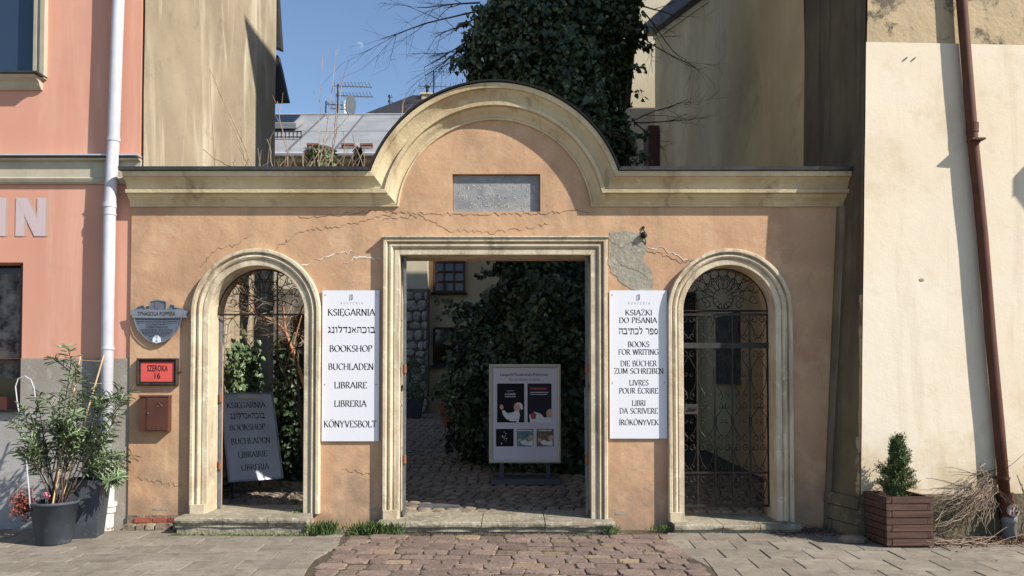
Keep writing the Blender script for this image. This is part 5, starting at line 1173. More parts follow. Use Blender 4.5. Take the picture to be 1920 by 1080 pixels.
def musician(ox, oy, k, y, shirt='pwhite'):
    f = lambda pts: [(ox + x * k, oy + y_ * k) for x, y_ in pts]
    ppoly(f([(46, 73), (47, 50), (43, 47), (38, 48), (30, 54), (20, 56), (13, 50), (9, 52), (12, 60), (18, 67), (28, 71), (36, 70), (36, 73)]), 'printed_sleeve', shirt, y)
    ppoly(f([(51, 73), (51, 50), (46, 46), (41, 50), (43, 60), (40, 73)]), 'printed_waistcoat', 'pdark2', y - .0004)
    ppoly(f([(33, 51), (31, 45), (33, 38), (38, 36), (43, 38), (44, 46), (40, 50), (36, 52)]), 'printed_face', 'pskin', y - .0008)
    ppoly(f([(34, 38), (38, 35.5), (44, 36), (48, 41), (48.5, 48), (45, 50), (43.5, 44), (41, 40)]), 'printed_hair', 'pwhite', y - .0012)
    ppoly(f([(8, 50), (5, 45), (6, 40), (9, 39), (12, 43), (11, 49)]), 'printed_hand', 'pskin', y - .0008)
musician(932, 719, 1.0, -.0150)
ppoly([(992, 778), (1002, 772), (1014, 776), (1020, 783), (1034, 781), (1034, 792), (994, 792)], 'printed_sleeve', 'pwhite', -.0150); ppoly([(994, 776), (1000, 772), (1006, 777), (1004, 786), (996, 785)], 'printed_hand', 'pred', -.0154); ppoly([(1026, 783), (1024, 774), (1027, 768), (1034, 766), (1034, 784)], 'printed_face', 'pskin', -.0154)
for ox in (969, 1006): ppoly([(ox + 6, 829), (ox + 14, 824), (ox + 22, 828), (ox + 30, 825), (ox + 30, 836), (ox + 12, 834)], 'printed_sleeve', 'pwhite', -.0150); ppoly([(ox + 22, 826), (ox + 22, 818), (ox + 27, 815), (ox + 31, 818), (ox + 30, 826)], 'printed_face', 'pskin', -.0154); ppoly([(ox + 2, 827), (ox + 3, 822), (ox + 9, 822), (ox + 10, 828)], 'printed_hand', 'pskin', -.0154); prect(ox + 2, 806, ox + 28, 808, 'text_line', 'pwhite', -.0148)
for i in range(12): r_ = random.uniform(.8, 1.6); x_ = 934 + random.uniform(0, 24); y_ = 807 + random.uniform(0, 26); ppoly([(x_, y_), (x_ + r_ * 1.5, y_ + .3), (x_ + r_, y_ + r_ * 1.6), (x_ - .3, y_ + r_)], 'printed_spot', 'pwhite', -.0148)
wp = MB(); a2 = at(1098, 770, 1.6); wp.bb(-.03, .28, -.01, .01, -.66, .66); wb = wp.build('leaning_panel', 'board'); wb.location = (a2.x + .02, 1.6, .88); wb.rotation_euler = (R(-4), 0, 0); tag(wb, 'pale panel leaning at the right edge inside the middle gateway', 'panel')

# ================================================================== POTS AND PLANTS BY THE PINK HOUSE
def pot(x, y, r0, r1, h, label, sq=False, mat='pot', name='plant_pot', z=0, n=32):
    t = thing(name, label, 'plant pot', (x, y, z))
    if not sq:
        m_ = MB(); m_.lathe([(0, .004), (r0 * .96, .0), (r0, .01), (r1, h - .03), (r1 + .008, h - .028), (r1 + .01, h), (r1 - .012, h), (r1 - .02, h - .05), (r1 * .9, h - .06)], n=n); m_.build('shell', mat, t, smooth=True)
        m_ = MB(); m_.lathe([(r1 * .97, h - .058), (r1 * .6, h - .045), (0, h - .04)], n=n); m_.build('soil', 'soil', t)
    else:
        m_ = MB(); p0 = [(-r0, -r0), (r0, -r0), (r0, r0), (-r0, r0)]; p1 = [(-r1, -r1), (r1, -r1), (r1, r1), (-r1, r1)]; p2_ = [(c[0] * .9, c[1] * .9) for c in p1]
        m_.v = [(x, y, 0) for x, y in p0] + [(x, y, h) for x, y in p1] + [(x, y, h) for x, y in p2_] + [(x, y, h - .07) for x, y in p2_]
        for q in range(3):
            for i in range(4): j = (i + 1) % 4; m_.f.append((q * 4 + i, q * 4 + j, q * 4 + 4 + j, q * 4 + 4 + i))
        m_.f.append((3, 2, 1, 0)); m_.build('shell', mat, t)
        m_ = MB(); m_.bb(-r1 * .89, r1 * .89, -r1 * .89, r1 * .89, h - .1, h - .06); m_.build('soil', 'soil', t)
    return t
a = at(84, 1026, -.92); px_, py_ = a.x, -.92 + .15
pot(px_, py_, .155, .215, .42, 'round dark grey plastic pot, front of the two, holding the staked oleander')
a = at(148, 1012, -.55); qx, qy = a.x, -.42
tq = pot(qx, qy, .135, .19, .60, 'tall square dark grey pot behind the round pot against the drainpipe', sq=True); tq.rotation_euler = (0, 0, R(12))
def oleander(x, y, z0, targets, label, seed, nl=22, group='potted oleanders'):
    rd = random.Random(seed); t = thing('oleander', label, 'plant', (x, y, z0), group); mb = MB(); P = []; N = []; T = []
    for (tx, ty, tz) in targets:
        p0 = Vector((rd.gauss(0, .05), rd.gauss(0, .05), -.02)); p3 = Vector((tx - x, ty - y, tz - z0)); mid = p0.lerp(p3, .5) + Vector((rd.gauss(0, .05), rd.gauss(0, .05), .06))
        pts = [(p0 * (1 - s) ** 2 + mid * 2 * s * (1 - s) + p3 * s * s) for s in [k / 9 for k in range(10)]]
        mb.tube(pts, [.009 * (1 - .7 * k / 9) for k in range(10)], 5, cap=False)
        segs = [(pts, .38, 1.0, nl)]
        for k in range(rd.randint(2, 4)):
            i = rd.randint(4, 8); dd = (p3 - p0).normalized() + Vector((rd.gauss(0, .6), rd.gauss(0, .6), rd.gauss(.15, .3))); pl_, rs, _ = wander(pts[i], dd, rd.uniform(.14, .3), .005, 5, .2, .1, .4, rd); mb.tube(pl_, rs, 4, cap=False); segs.append((pl_, .25, 1.0, nl // 2 + 4))
        for (pp_, s0, s1, n) in segs:
            m = len(pp_) - 1
            for k in range(n):
                s = (s0 + (s1 - s0) * (k / n) ** .7) * m; i = min(int(s), m - 1); f = s - i; b = pp_[i].lerp(pp_[i + 1], f); ax = (pp_[i + 1] - pp_[i]).normalized(); an = rd.uniform(0, 6.283)
                o = ax.orthogonal().normalized(); side = (o * math.cos(an) + ax.cross(o) * math.sin(an)); dr = (side * 1.0 + ax * rd.uniform(.25, 1.0)).normalized(); P.append(b); T.append(dr); N.append((ax - dr * ax.dot(dr) + Vector((0, 0, .4))).normalized())
    mb.build('stems', 'bark', t)
    leaves('foliage', P, N, .105, 'oleander', t, 'stuff', aspect=.17, T=np.array(T), jitter=.3, fold=.03, seed=seed, shape='long')
    return t
def TG(L, y0, y1, sd):
    rd = random.Random(sd); return [tuple(at(px, py, rd.uniform(y0, y1))) for px, py in L]
oleander(px_, py_, .38, TG([(138, 700), (135, 668), (112, 735), (150, 730), (70, 745), (40, 760), (30, 800), (60, 790), (95, 770), (125, 780), (150, 775), (180, 760), (170, 800), (205, 750), (215, 790), (235, 740), (85, 830), (140, 820), (190, 830), (50, 850)], -1.05, -.5, 3), 'bushy green oleander tied to canes in the round front pot', 11, 34)
oleander(qx, qy, .55, TG([(215, 868), (225, 880), (190, 850), (175, 880), (200, 900), (165, 860), (212, 905)], -.75, -.35, 5), 'low leafy oleander spreading from the tall square pot', 12, 28)
rd_t = thing('dried_flowers', 'rusty red dried flower cluster at the left of the round pot', 'plant', (px_ - .15, py_ - .05, .38))
P = [(-.10 + random.gauss(0, .05), random.gauss(-.05, .04), random.gauss(.02, .07)) for _ in range(500)]; leaves('flower_heads', P, [(random.gauss(0, 1), -1, random.gauss(0, 1)) for _ in P], .028, 'reddry', rd_t, 'stuff', aspect=.7, seed=3)
m_ = MB()
for k in range(6): m_.tube([(.1, .05, -.02), (-.1 + random.gauss(0, .03), -.05, .0 + random.gauss(0, .03))], .003, 4)
m_.build('stalks', 'twigdark', rd_t)
pf = thing('pink_flower', 'single pink oleander blossom at the foot of the canes', 'flower', tuple(at(88, 927, -1.0)))
leaves('petal_cluster', [(random.gauss(0, .012), random.gauss(0, .01), random.gauss(0, .012)) for _ in range(16)], [(random.gauss(0, .7), -1, random.gauss(0, .7)) for _ in range(16)], .03, 'pinkflower', pf, 'stuff', aspect=.9, seed=5)
for (pa, pb_, Y0, Y1, lb) in (((98, 935), (151, 667), -.85, -.55, 'bamboo cane leaning right, the shorter and more upright one'), ((112, 935), (195, 665), -.8, -.45, 'bamboo cane leaning right towards the white drainpipe, the longer one')):
    m_ = MB(); p, q_ = at(pa[0], pa[1], Y0), at(pb_[0], pb_[1], Y1); p.z = .37
    pts = [p.lerp(q_, k / 12) for k in range(13)]; m_.tube(pts, [.008 if k % 3 else .0095 for k in range(13)], 8); o = m_.build('bamboo_cane', 'bamboo'); tag(o, lb, 'cane', 'canes in the round pot')
m_ = MB(); P = [at(57, 940, -.95)]; P[0].z = .38
for q_ in ((50, 870), (42, 800), (33, 760), (29, 725), (34, 710), (47, 705), (58, 712), (64, 728), (66, 745)): P.append(at(q_[0], q_[1], -.95))
m_.tube(P, .0055, 8); o = m_.build('hoop_support', 'whitepipe'); tag(o, 'white curved wire plant support at the left of the oleander', 'plant support')
m_ = MB()
for (pa, pb_) in (((122, 795), (158, 800)), ((116, 855), (140, 852)), ((120, 768), (160, 763)), ((150, 675), (202, 677)), ((168, 718), (192, 719))): m_.tube([at(pa[0], pa[1], -.72), at((pa[0] + pb_[0]) / 2, (pa[1] + pb_[1]) / 2 + 1, -.74), at(pb_[0], pb_[1], -.7)], .0025, 4)
o = m_.build('garden_twine', 'bamboo', kind='stuff'); o['label'] = 'pieces of twine tying the oleander to its canes'

# ================================================================== WOODEN PLANTER AND CONIFER
pc = at(1702, 1025, -.98); pl0 = Vector((pc.x, -.78, 0))
wp_ = thing('wooden_planter', 'square planter box of brown stained slats holding a small conifer', 'planter', tuple(pl0), rz=R(2.5))
W_ = .232; n = 7; hs = .476 / n
for j in range(n):
    z0 = .02 + j * hs; lap = j % 2
    for fr_ in range(4):
        m_ = MB(); cut = .058
        if lap: m_.bb(-W_, W_ - cut, -W_, -W_ + .03, z0 + .004, z0 + hs - .004)
        else: m_.bb(-W_ + cut, W_, -W_, -W_ + .03, z0 + .004, z0 + hs - .004)
        m2 = MB()
        if lap: m2.bb(W_ - cut + .006, W_ - .004, -W_ + .004, -W_ + .03, z0 + .005, z0 + hs - .005)
        else: m2.bb(-W_ + .004, -W_ + cut - .006, -W_ + .004, -W_ + .03, z0 + .005, z0 + hs - .005)
        for mm_, nm in ((m_, 'slat'), (m2, 'slat_end')):
            A_ = Matrix.Rotation(fr_ * math.pi / 2, 3, 'Z'); mm_.v = [tuple(A_ @ Vector(v) + Vector((random.uniform(-.001, .001),) * 3) * 0) for v in mm_.v]
            if fr_ % 2: mm_.v = [(v[0] * .992, v[1] * .992, v[2]) for v in mm_.v]
            mm_.build(nm, 'planterwood', wp_)
m_ = MB(); m_.bb(-W_ + .04, W_ - .04, -W_ + .04, W_ - .04, .02, .40); m_.build('soil', 'soil', wp_)
m_ = MB(); m_.bb(-W_ + .03, W_ - .03, -W_ + .03, W_ - .03, 0, .019); m_.build('base_board', 'darkwood', wp_)
ct = thing('conifer', 'small green thuja with an upright lopsided crown in the planter', 'conifer', (pl0.x - .01, pl0.y, .40))
m_ = MB(); m_.tube([(0, 0, -.02), (.01, 0, .25), (.02, 0, .58)], [.016, .012, .004], 6)
P, N, T = [], [], []; rd = random.Random(4)
for k in range(230):
    z = .02 + .58 * (k / 230); rr = (.20 * (1 - (z / .68)) ** .65) * (1.0 if z > .08 else .75) * rd.uniform(.7, 1.12); an = rd.uniform(0, 6.283)
    if math.cos(an) < -.4 and .14 < z < .30: rr *= 1.3
    if math.cos(an) < -.2 and z > .32: rr *= .7
    tip = Vector((.015 + rr * math.cos(an), rr * math.sin(an), z + .10 * rd.random() + rr * .25)); b = Vector((.01, 0, z)); m_.tube([b, tip], .003, 3, cap=False)
    d = (tip - b).normalized()
    for s in range(34):
        f = .25 + .75 * s / 34; c = b.lerp(tip, f) + Vector((rd.gauss(0, .012), rd.gauss(0, .012), rd.gauss(0, .012))); P.append(c); T.append((d + Vector((rd.gauss(0, .5), rd.gauss(0, .5), rd.gauss(.5, .5))))); N.append(Vector((math.cos(an), math.sin(an), rd.gauss(.2, .6))))
m_.build('stems', 'bark', ct); leaves('foliage', P, N, .030, 'thuja', ct, 'stuff', aspect=.3, T=np.array(T), seed=9, fold=.1)

# ================================================================== DRY VINE AND LITTER BY THE BROWN PIPE
dv = thing('dry_climber', 'tangled bare dry creeper stems spilling round the brown drainpipe', 'climber', tuple(at(1870, 1010, -.62) * 1.0)); dv.location.z = 0
o_ = Vector(dv.location); m_ = MB(); rd = random.Random(8)
def V_(px, py, Y): return at(px, py, Y) - o_
for k in range(84):
    st_ = V_(1848 + rd.gauss(0, 8), 912 + rd.gauss(0, 16), -.60); ex = rd.uniform(1735, 1862); ey = rd.uniform(925, 1012); Ye = rd.uniform(-.98, -.62); en = V_(ex, ey, Ye); en.z = max(en.z, .02)
    md_ = st_.lerp(en, .45) + Vector((rd.gauss(0, .12), rd.uniform(-.25, .0), rd.uniform(-.12, .16)))
    pts = [st_ * (1 - s) ** 2 + md_ * 2 * s * (1 - s) + en * s * s + Vector((rd.gauss(0, .02), rd.gauss(0, .02), rd.gauss(0, .02))) for s in [i / 8 for i in range(9)]]
    m_.tube(pts, [rd.uniform(.0018, .0042) * (1 - .5 * i / 8) for i in range(9)], 4, cap=False)
for k in range(16):
    a_ = rd.uniform(1910, 1940); pts = [V_(a_, 1000, -.7), V_(a_ + rd.uniform(-2, 15), rd.uniform(940, 970), -.75), V_(a_ + rd.uniform(-8, 20), rd.uniform(870, 930), -.7), V_(a_ + rd.uniform(0, 40), rd.uniform(900, 1000), -.8)]
    m_.tube(pts, .004, 4, cap=False)
for k in range(26):
    x_ = rd.uniform(1745, 1850); y_ = rd.uniform(-.95, -.68); p = Vector((at(x_, 1010, y_).x, y_, .02)) - o_; pts, rs, _ = wander(p, (rd.choice((-1, 1)), rd.gauss(0, .3), rd.uniform(-.05, .25)), rd.uniform(.25, .6), .0035, 8, .35, -.04, .5, rd); m_.tube([Vector((q.x, q.y, max(q.z, .012))) for q in pts], rs, 4, cap=False)
m_.build('stems', 'twig', dv)
m_ = MB()
for k in range(40):
    st_ = V_(1852 + rd.gauss(0, 8), 895 + rd.gauss(0, 12), -.58); pts, rs, _ = wander(st_, (rd.uniform(-1, .3), rd.uniform(-.3, 0), rd.uniform(-1, .3)), rd.uniform(.2, .5), .004, 7, .35, -.1, .4, rd); m_.tube(pts, rs, 4, cap=False)
m_.build('dark_stems', 'twigdark', dv)
P = []; rdn = np.random.default_rng(3)
for k in range(1500):
    x = rdn.uniform(3.9, 5.6); y = -.62 - abs(rdn.normal(0, .13)) - (.1 if x < 4.6 else 0); P.append((x, y, .008 + abs(rdn.normal(0, .010))))
for k in range(260): P.append((rdn.uniform(2.75, 3.6), -.12 - abs(rdn.normal(0, .16)), .012))
for k in range(120): P.append((rdn.uniform(-1.1, 1.3), -.33 - abs(rdn.normal(0, .03)), .012))
for k in range(70): P.append((rdn.uniform(-3.9, -1.4), -.05 - abs(rdn.normal(0, .06)), .010))
o = leaves('leaf_litter', P, [(rdn.normal(0, .5), rdn.normal(0, .5), 1) for _ in P], .032, 'deadleaf', None, 'stuff', aspect=.6, seed=4); o['label'] = 'brown dead leaves and twig bits lying along the foot of the walls'
m_ = MB()
for k in range(70):
    x = rd.uniform(3.0, 5.5); y = -.64 - abs(rd.gauss(0, .1)) if x > 3.6 else -.1 - abs(rd.gauss(0, .14)); an = rd.uniform(0, 3.1); L = rd.uniform(.05, .22); m_.tube([(x, y, .015), (x + L * .5 * math.cos(an), y + L * .5 * math.sin(an) * .4, .03 + rd.random() * .05), (x + L * math.cos(an), y + L * math.sin(an) * .4, .015)], .003, 4, cap=False)
o = m_.build('fallen_twigs', 'twigdark', kind='stuff')
st_ = MB(); c = at(1595, 1002, -.7); st_.lathe([(.02, .0), (.14, .01), (.15, .05), (.10, .09), (0, .1)], n=9); st_.v = [(v[0] * 1.0 + c.x, v[1] * .6 - .75, v[2] * .8 + .0) for v in st_.v]; o = st_.build('loose_stone', 'rubble'); tag(o, 'loose grey stone lying at the foot of the buttress left of the planter', 'stone')
# grass
def tuft(px, py, Y, n, wd, h, label, seed):
    g_ = np.random.default_rng(seed); a = at(px, py, Y); P, N, T = [], [], []
    for k in range(n):
        x = g_.normal(0, wd); P.append((a.x + x, Y + g_.normal(0, .035), .0)); T.append((g_.normal(0, .45) + x * .6, g_.normal(-.15, .35), 1.0)); N.append((g_.normal(0, .5), -1, .3))
    return P, N, T
def add_tuft(px, Y, n, wd, h, label, seed):
    P, N, T = tuft(px, 1000, Y, n, wd, h, label, seed); o = leaves('grass_tuft', P, N, h, 'grass', None, None, aspect=.06, T=np.array(T), seed=seed, fold=.01, shape='long'); tag(o, label, 'grass tuft', 'grass tufts at the foot of the gateway')
add_tuft(702, -.30, 520, .12, .13, 'lush green grass tuft at the left foot of the middle gateway', 1)
add_tuft(606, -.33, 260, .08, .14, 'green and straw coloured tuft at the right end of the left doorstep', 2)
add_tuft(1246, -.16, 150, .09, .08, 'thin grass tuft left of the iron gate doorstep', 3)
add_tuft(1146, -.28, 90, .035, .10, 'sparse dry tuft at the right end of the middle doorstep', 4)
P, N, T = [], [], []; g_ = np.random.default_rng(5)
for k in range(420): P.append((g_.uniform(X_(352), X_(600)), -.385 + g_.normal(0, .012), 0)); T.append((g_.normal(0, .8), g_.normal(0, .5), .7)); N.append((g_.normal(0, .5), -1, .4))
for k in range(120): P.append((X_(565) + g_.normal(0, .04), .05 + g_.normal(0, .04), stepL)); T.append((g_.normal(0, .6), g_.normal(0, .4), .9)); N.append((0, -1, .4))
for k in range(900): x = g_.uniform(-1.7, 1.6); y = -.35 - g_.random() ** 2 * 2.2; P.append((x, y, -.012)); T.append((g_.normal(0, .8), g_.normal(0, .8), .5)); N.append((g_.normal(0, .5), -1, .4))
o = leaves('low_weeds', P, N, .028, 'grass', None, 'stuff', aspect=.3, T=np.array(T), seed=8, shape='long'); o['label'] = 'tiny weeds growing in joints of the paving'

# ================================================================== IVY AND TREES BEHIND THE GATE
tree = thing('ivy_covered_tree', 'tall tree wrapped in dark ivy rising behind the gateway pediment', 'tree', (.68, 4.5, zy(4.5)))
gr = np.random.default_rng(21)
def colR(th, z):
    base = .98 + .16 * math.sin(z * 1.1 + .5) + (.12 if z < 3 else 0) + .22 * max(0, 1 - abs(z - 4.4) / 1.2)
    v = noise.noise(Vector((math.cos(th) * 1.1, math.sin(th) * 1.1, z * .55))) * .52 + noise.noise(Vector((math.cos(th) * 3, math.sin(th) * 3, z * 1.6))) * .30
    return base + v
P, N = [], []
NL = 84000
ths = gr.uniform(0, 2 * math.pi, NL); zs_ = gr.uniform(-.05, 11.5, NL); keep = gr.random(NL)
for th, z, kp in zip(ths, zs_, keep):
    if math.sin(th) > .35 and kp > .3: continue      # the far side gets fewer leaves
    r_ = colR(th, z) * (1 - .16 * (gr.random() ** 1.5)) + (abs(gr.normal(0, .06)) if kp < .25 else 0)
    P.append((r_ * math.cos(th) * 1.12, r_ * math.sin(th), z)); N.append((math.cos(th), math.sin(th), .35))
# hanging sprays on the left of the mass
sprays = MB(); rd = random.Random(31)
def spray(p, d, L, n=26):
    pts, rs, _ = wander(p, d, L, .005, 8, .25, -.12, .4, rd); sprays.tube(pts, rs, 4, cap=False)
    for k in range(n): s = rd.random() * 8; i = min(int(s), 7); c = Vector(pts[i]).lerp(Vector(pts[i + 1]), s - i); P.append(tuple(c + Vector((rd.gauss(0, .03), rd.gauss(0, .03), rd.gauss(0, .03))))); N.append((rd.gauss(0, .5), -1, .4))
for k in range(230):
    th = rd.uniform(math.pi * .75, math.pi * 2.1); z = rd.uniform(.3, 10.5); r_ = colR(th, z) * .92; spray((r_ * math.cos(th) * 1.12, r_ * math.sin(th), z), (math.cos(th), math.sin(th) * .6, rd.uniform(-.5, .3)), rd.uniform(.25, .6))
for k in range(10): spray((-1.0, -.5, rd.uniform(1.9, 2.6)), (-1, -.1, rd.uniform(-.1, .3)), rd.uniform(.5, 1.0), 50)
leaves('ivy_foliage', P, N, .082, 'ivy', tree, 'stuff', seed=22, jitter=1.1)
Q = [i for i in range(len(P)) if gr.random() < .10]; leaves('young_ivy_foliage', [(P[i][0] * 1.02, P[i][1] * 1.03, P[i][2]) for i in Q], [N[i] for i in Q], .07, 'ivylight', tree, 'stuff', seed=23, jitter=1.2)
Q = [i for i in range(len(P)) if gr.random() < .07]; leaves('large_ivy_foliage', [(P[i][0] * 1.03, P[i][1] * 1.04, P[i][2]) for i in Q], [N[i] for i in Q], .14, 'ivy', tree, 'stuff', seed=24, jitter=.8)
sprays.build('hanging_stems', 'twigdark', tree, kind='stuff')
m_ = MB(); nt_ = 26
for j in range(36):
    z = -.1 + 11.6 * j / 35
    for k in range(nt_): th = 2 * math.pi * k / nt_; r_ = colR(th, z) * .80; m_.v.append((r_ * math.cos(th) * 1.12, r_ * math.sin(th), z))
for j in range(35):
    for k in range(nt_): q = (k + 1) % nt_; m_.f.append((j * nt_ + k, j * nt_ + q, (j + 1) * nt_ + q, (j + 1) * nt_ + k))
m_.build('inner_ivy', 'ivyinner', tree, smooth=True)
m_ = MB(); m_.tube([(0, 0, -.1), (.05, .05, 3), (0, 0, 7), (-.1, 0, 11), (-.2, 0, 13)], [.34, .28, .22, .16, .08], 10); m_.build('trunk', 'bark', tree)
# bare limbs reaching left at the top, right over the side wall
m_ = MB(); rd = random.Random(14); oT = Vector((.68, 4.5, zy(4.5)))
def limb(a, b, Y0, Y1, r, kids, seed, depth=2, spread=.55):
    r2 = random.Random(seed); p, q_ = at(a[0], a[1], Y0) - oT, at(b[0], b[1], Y1) - oT; m_ = MB(); branch(m_, p, (q_ - p), (q_ - p).length, r, depth, kids, spread, .22, .0, .0022, .5, r2); m_.build('bare_branch', 'twigdark', tree)
for i, (a_, b_) in enumerate((((905, 20), (722, 62)), ((900, 5), (780, 18)), ((905, 60), (790, 120)), ((900, 30), (815, 70)), ((910, 60), (800, 150)), ((905, -20), (800, -30)), ((895, 80), (830, 140)))): limb(a_, b_, 4.2, 3.6 + .2 * i, .016, 6, 40 + i)
for i, (a_, b_) in enumerate((((1195, 60), (1290, 140)), ((1190, 230), (1300, 235)), ((1150, 240), (1290, 200)), ((1200, 10), (1290, 40)), ((1190, 230), (1260, 270)), ((1205, 20), (1275, 100)))): limb(a_, b_, 4.3, 3.9 + .2 * i, .014, 5, 60 + i)
for i, (a_, b_) in enumerate((((1100, 240), (1190, 260)), ((1090, 190), (1130, 140)))): limb(a_, b_, 3.25, 3.1, .010, 4, 80 + i)
m_ = MB(); r2 = random.Random(77)
for (a_, b_, Y0) in (((1188, -20), (1170, 140), 5.0), ((1165, -30), (1150, 60), 4.9)): m_.tube([at(a_[0], a_[1], Y0) - oT, at((a_[0] + b_[0]) / 2 + 4, (a_[1] + b_[1]) / 2, Y0) - oT, at(b_[0], b_[1] + 60, Y0) - oT], [.09, .10, .11], 8, cap=False)
m_.build('limb', 'bark', tree)

# bush with orange-brown stems inside the left arch
bo = Vector((X_(600, 2.1), 2.1, zy(2.1))); bush = thing('bare_shrub', 'bare shrub with orange brown stem arching across the left opening', 'shrub', tuple(bo))
m_ = MB(); rd = random.Random(19)
def WP(px, py, Y=2.1): return at(px, py, Y) - bo
main = [Vector((0, 0, 0)), WP(592, 800), WP(571, 723), WP(560, 690), WP(548, 655), WP(535, 620), WP(533, 600), WP(531, 570)]
m_.tube(main, [.04, .034, .029, .026, .023, .018, .014, .008], 7, cap=False)
b2 = [WP(535, 622), WP(522, 608), WP(508, 600), WP(492, 592), WP(470, 588), WP(450, 588), WP(436, 596), WP(428, 608)]
m_.tube(b2, [.02, .018, .016, .014, .012, .010, .008, .005], 6, cap=False)
b3 = [WP(480, 590), WP(475, 570), WP(466, 553), WP(455, 540), WP(440, 528)]; m_.tube(b3, [.009, .008, .007, .005, .003], 5, cap=False)
b4 = [WP(548, 655), WP(556, 625), WP(566, 590), WP(570, 560)]; m_.tube(b4, [.010, .008, .006, .003], 5, cap=False)
m_.build('main_stem', 'barkorange', bush)
m_ = MB()
for src in (main[3:], b2, b3, b4):
    for k in range(17):
        i = rd.randrange(len(src)); d = (Vector((rd.uniform(-1, .5), rd.gauss(0, .4), rd.uniform(-.5, .6)))); branch(m_, src[i], d, rd.uniform(.25, .7), .0058, 1, 5, .5, .3, .02, .002, .5, rd)
m_.build('twigs', 'twig', bush)
# ivy on the beige side wall, hedge-like ivy mass at the back left, ivy-clad post
def ivy_patch(name, label, gen, n, size, mat, loc, seed, stems=True, jitter=.8, core=None):
    g_ = np.random.default_rng(seed); t = thing(name, label, 'ivy', loc); P, N = [], []
    for k in range(n):
        p, nn_ = gen(g_); P.append(p); N.append(nn_)
    leaves('foliage', P, N, size, mat, t, 'stuff', seed=seed, jitter=jitter)
    return t
def g1(g_):
    while True:
        y = g_.uniform(-1.4, 1.3); z = g_.uniform(0, 3.0)
        if z < 1.8 + .35 * math.sin(y * 3) + g_.normal(0, .12) and noise.noise(Vector((y * 1.6, z * 1.6, 2))) > -.22 - .15 * (z < 1): return (.04 + abs(g_.normal(0, .09)) + .12 * max(0, noise.noise(Vector((y * 2, z * 2, 7)))), y, z), (1, -.35, .25)
ivy_patch('wall_ivy', 'sunlit variegated ivy climbing the beige side wall inside the left arch', g1, 3400, .085, 'ivylight', (PX, 2.6, zy(2.6)), 51)
def g2(g_):
    x = g_.uniform(-1.0, .95); z = g_.uniform(0, 2.3) ; top = 2.0 + .35 * noise.noise(Vector((x * 1.4, 0, 4)))
    z = min(z, top - abs(g_.normal(0, .06))); return (x, -.15 * noise.noise(Vector((x * 2, z * 2, 1))) - abs(g_.normal(0, .09)), z), (0, -1, .35)
t = ivy_patch('ivy_hedge', 'dark ivy hedge closing the left side of the courtyard behind the sandwich board', g2, 9000, .085, 'ivy', (-3.2, 5.3, zy(5.3)), 52)
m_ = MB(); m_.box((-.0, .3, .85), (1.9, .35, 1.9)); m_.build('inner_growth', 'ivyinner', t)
def g3(g_):
    th = g_.uniform(0, 6.283); z = 2.1 * g_.uniform(0, 1) ** 1.2; r_ = .26 + .1 * noise.noise(Vector((math.cos(th), math.sin(th), z * 2))) + abs(g_.normal(0, .04)); return (r_ * math.cos(th), r_ * math.sin(th), z), (math.cos(th), math.sin(th), .3)
t = ivy_patch('ivy_clad_stump', 'broad post covered in ivy at the right side of the left arch view', g3, 2300, .085, 'ivy', (X_(562, 2.9), 2.9, zy(2.9)), 53)
m_ = MB(); m_.tube([(0, 0, 0), (.03, 0, 1.2), (0, 0, 2.4)], [.2, .17, .14], 9); m_.build('trunk', 'bark', t)
def g4(g_):
    x = g_.uniform(-.62, .8); y = g_.uniform(-.25, .5); return (x, y, abs(g_.normal(0, .1)) + .04 + .16 * max(0, noise.noise(Vector((x * 3, y * 3, 0))))), (0, -.5, 1)
ivy_patch('ground_ivy', 'low ivy spreading on the cobbles right of the sandwich board', g4, 1300, .095, 'ivylight', (X_(545, 3.0), 3.0, zy(3.0)), 54)
def g5(g_):
    x = g_.uniform(-.05, .45); z = g_.uniform(0, 1.6); return (x, -abs(g_.normal(0, .15)), z * (1 - x * .8)), (-.3, -1, .3)

# young shoots and growth showing above the wall
sh_ = MB(); rd = random.Random(5)
sho = Vector((X_(600, 1.6), 1.6, zy(1.6))); sht = thing('whip_shoots', 'tall thin leafless shoots rising above the left cornice', 'shrub', tuple(sho))
for (xb_, yb2, xt, yt) in ((595, 330, 630, 92), (598, 330, 605, 105), (612, 330, 648, 130), (622, 330, 628, 155), (640, 330, 645, 245), (520, 330, 500, 260), (570, 330, 655, 215), (480, 330, 385, 105), (480, 335, 430, 225), (460, 330, 380, 280), (500, 335, 545, 280), (540, 330, 520, 190), (660, 330, 662, 290), (735, 330, 762, 175), (560, 330, 570, 285), (690, 340, 660, 250)):
    Y0 = rd.uniform(.9, 1.9); base = at(xb_ + (xb_ - xt) * .6, 330, Y0); base.z = 3.2; p = [base, at(xb_, yb2, Y0), at(xb_ + (xt - xb_) * .35 + rd.uniform(-7, 7), yb2 + (yt - yb2) * .35, Y0), at(xb_ + (xt - xb_) * .7 + rd.uniform(-6, 6), yb2 + (yt - yb2) * .7, Y0), at(xt, yt, Y0)]
    # smooth
    pts = []
    for i in range(len(p) - 1):
        for k in range(4): pts.append(p[i].lerp(p[i + 1], k / 4) - sho + Vector((rd.gauss(0, .006), 0, rd.gauss(0, .006))))
    pts.append(p[-1] - sho); n = len(pts); sh_.tube(pts, [.009 - .005 * i / n for i in range(n)], 4, cap=False)
    for k in range(3):
        i = rd.randrange(6, n - 1); pl_, rs, _ = wander(pts[i], (rd.uniform(-.6, .6), 0, .8), rd.uniform(.12, .3), .003, 4, .2, .1, .4, rd); sh_.tube(pl_, rs, 3, cap=False)
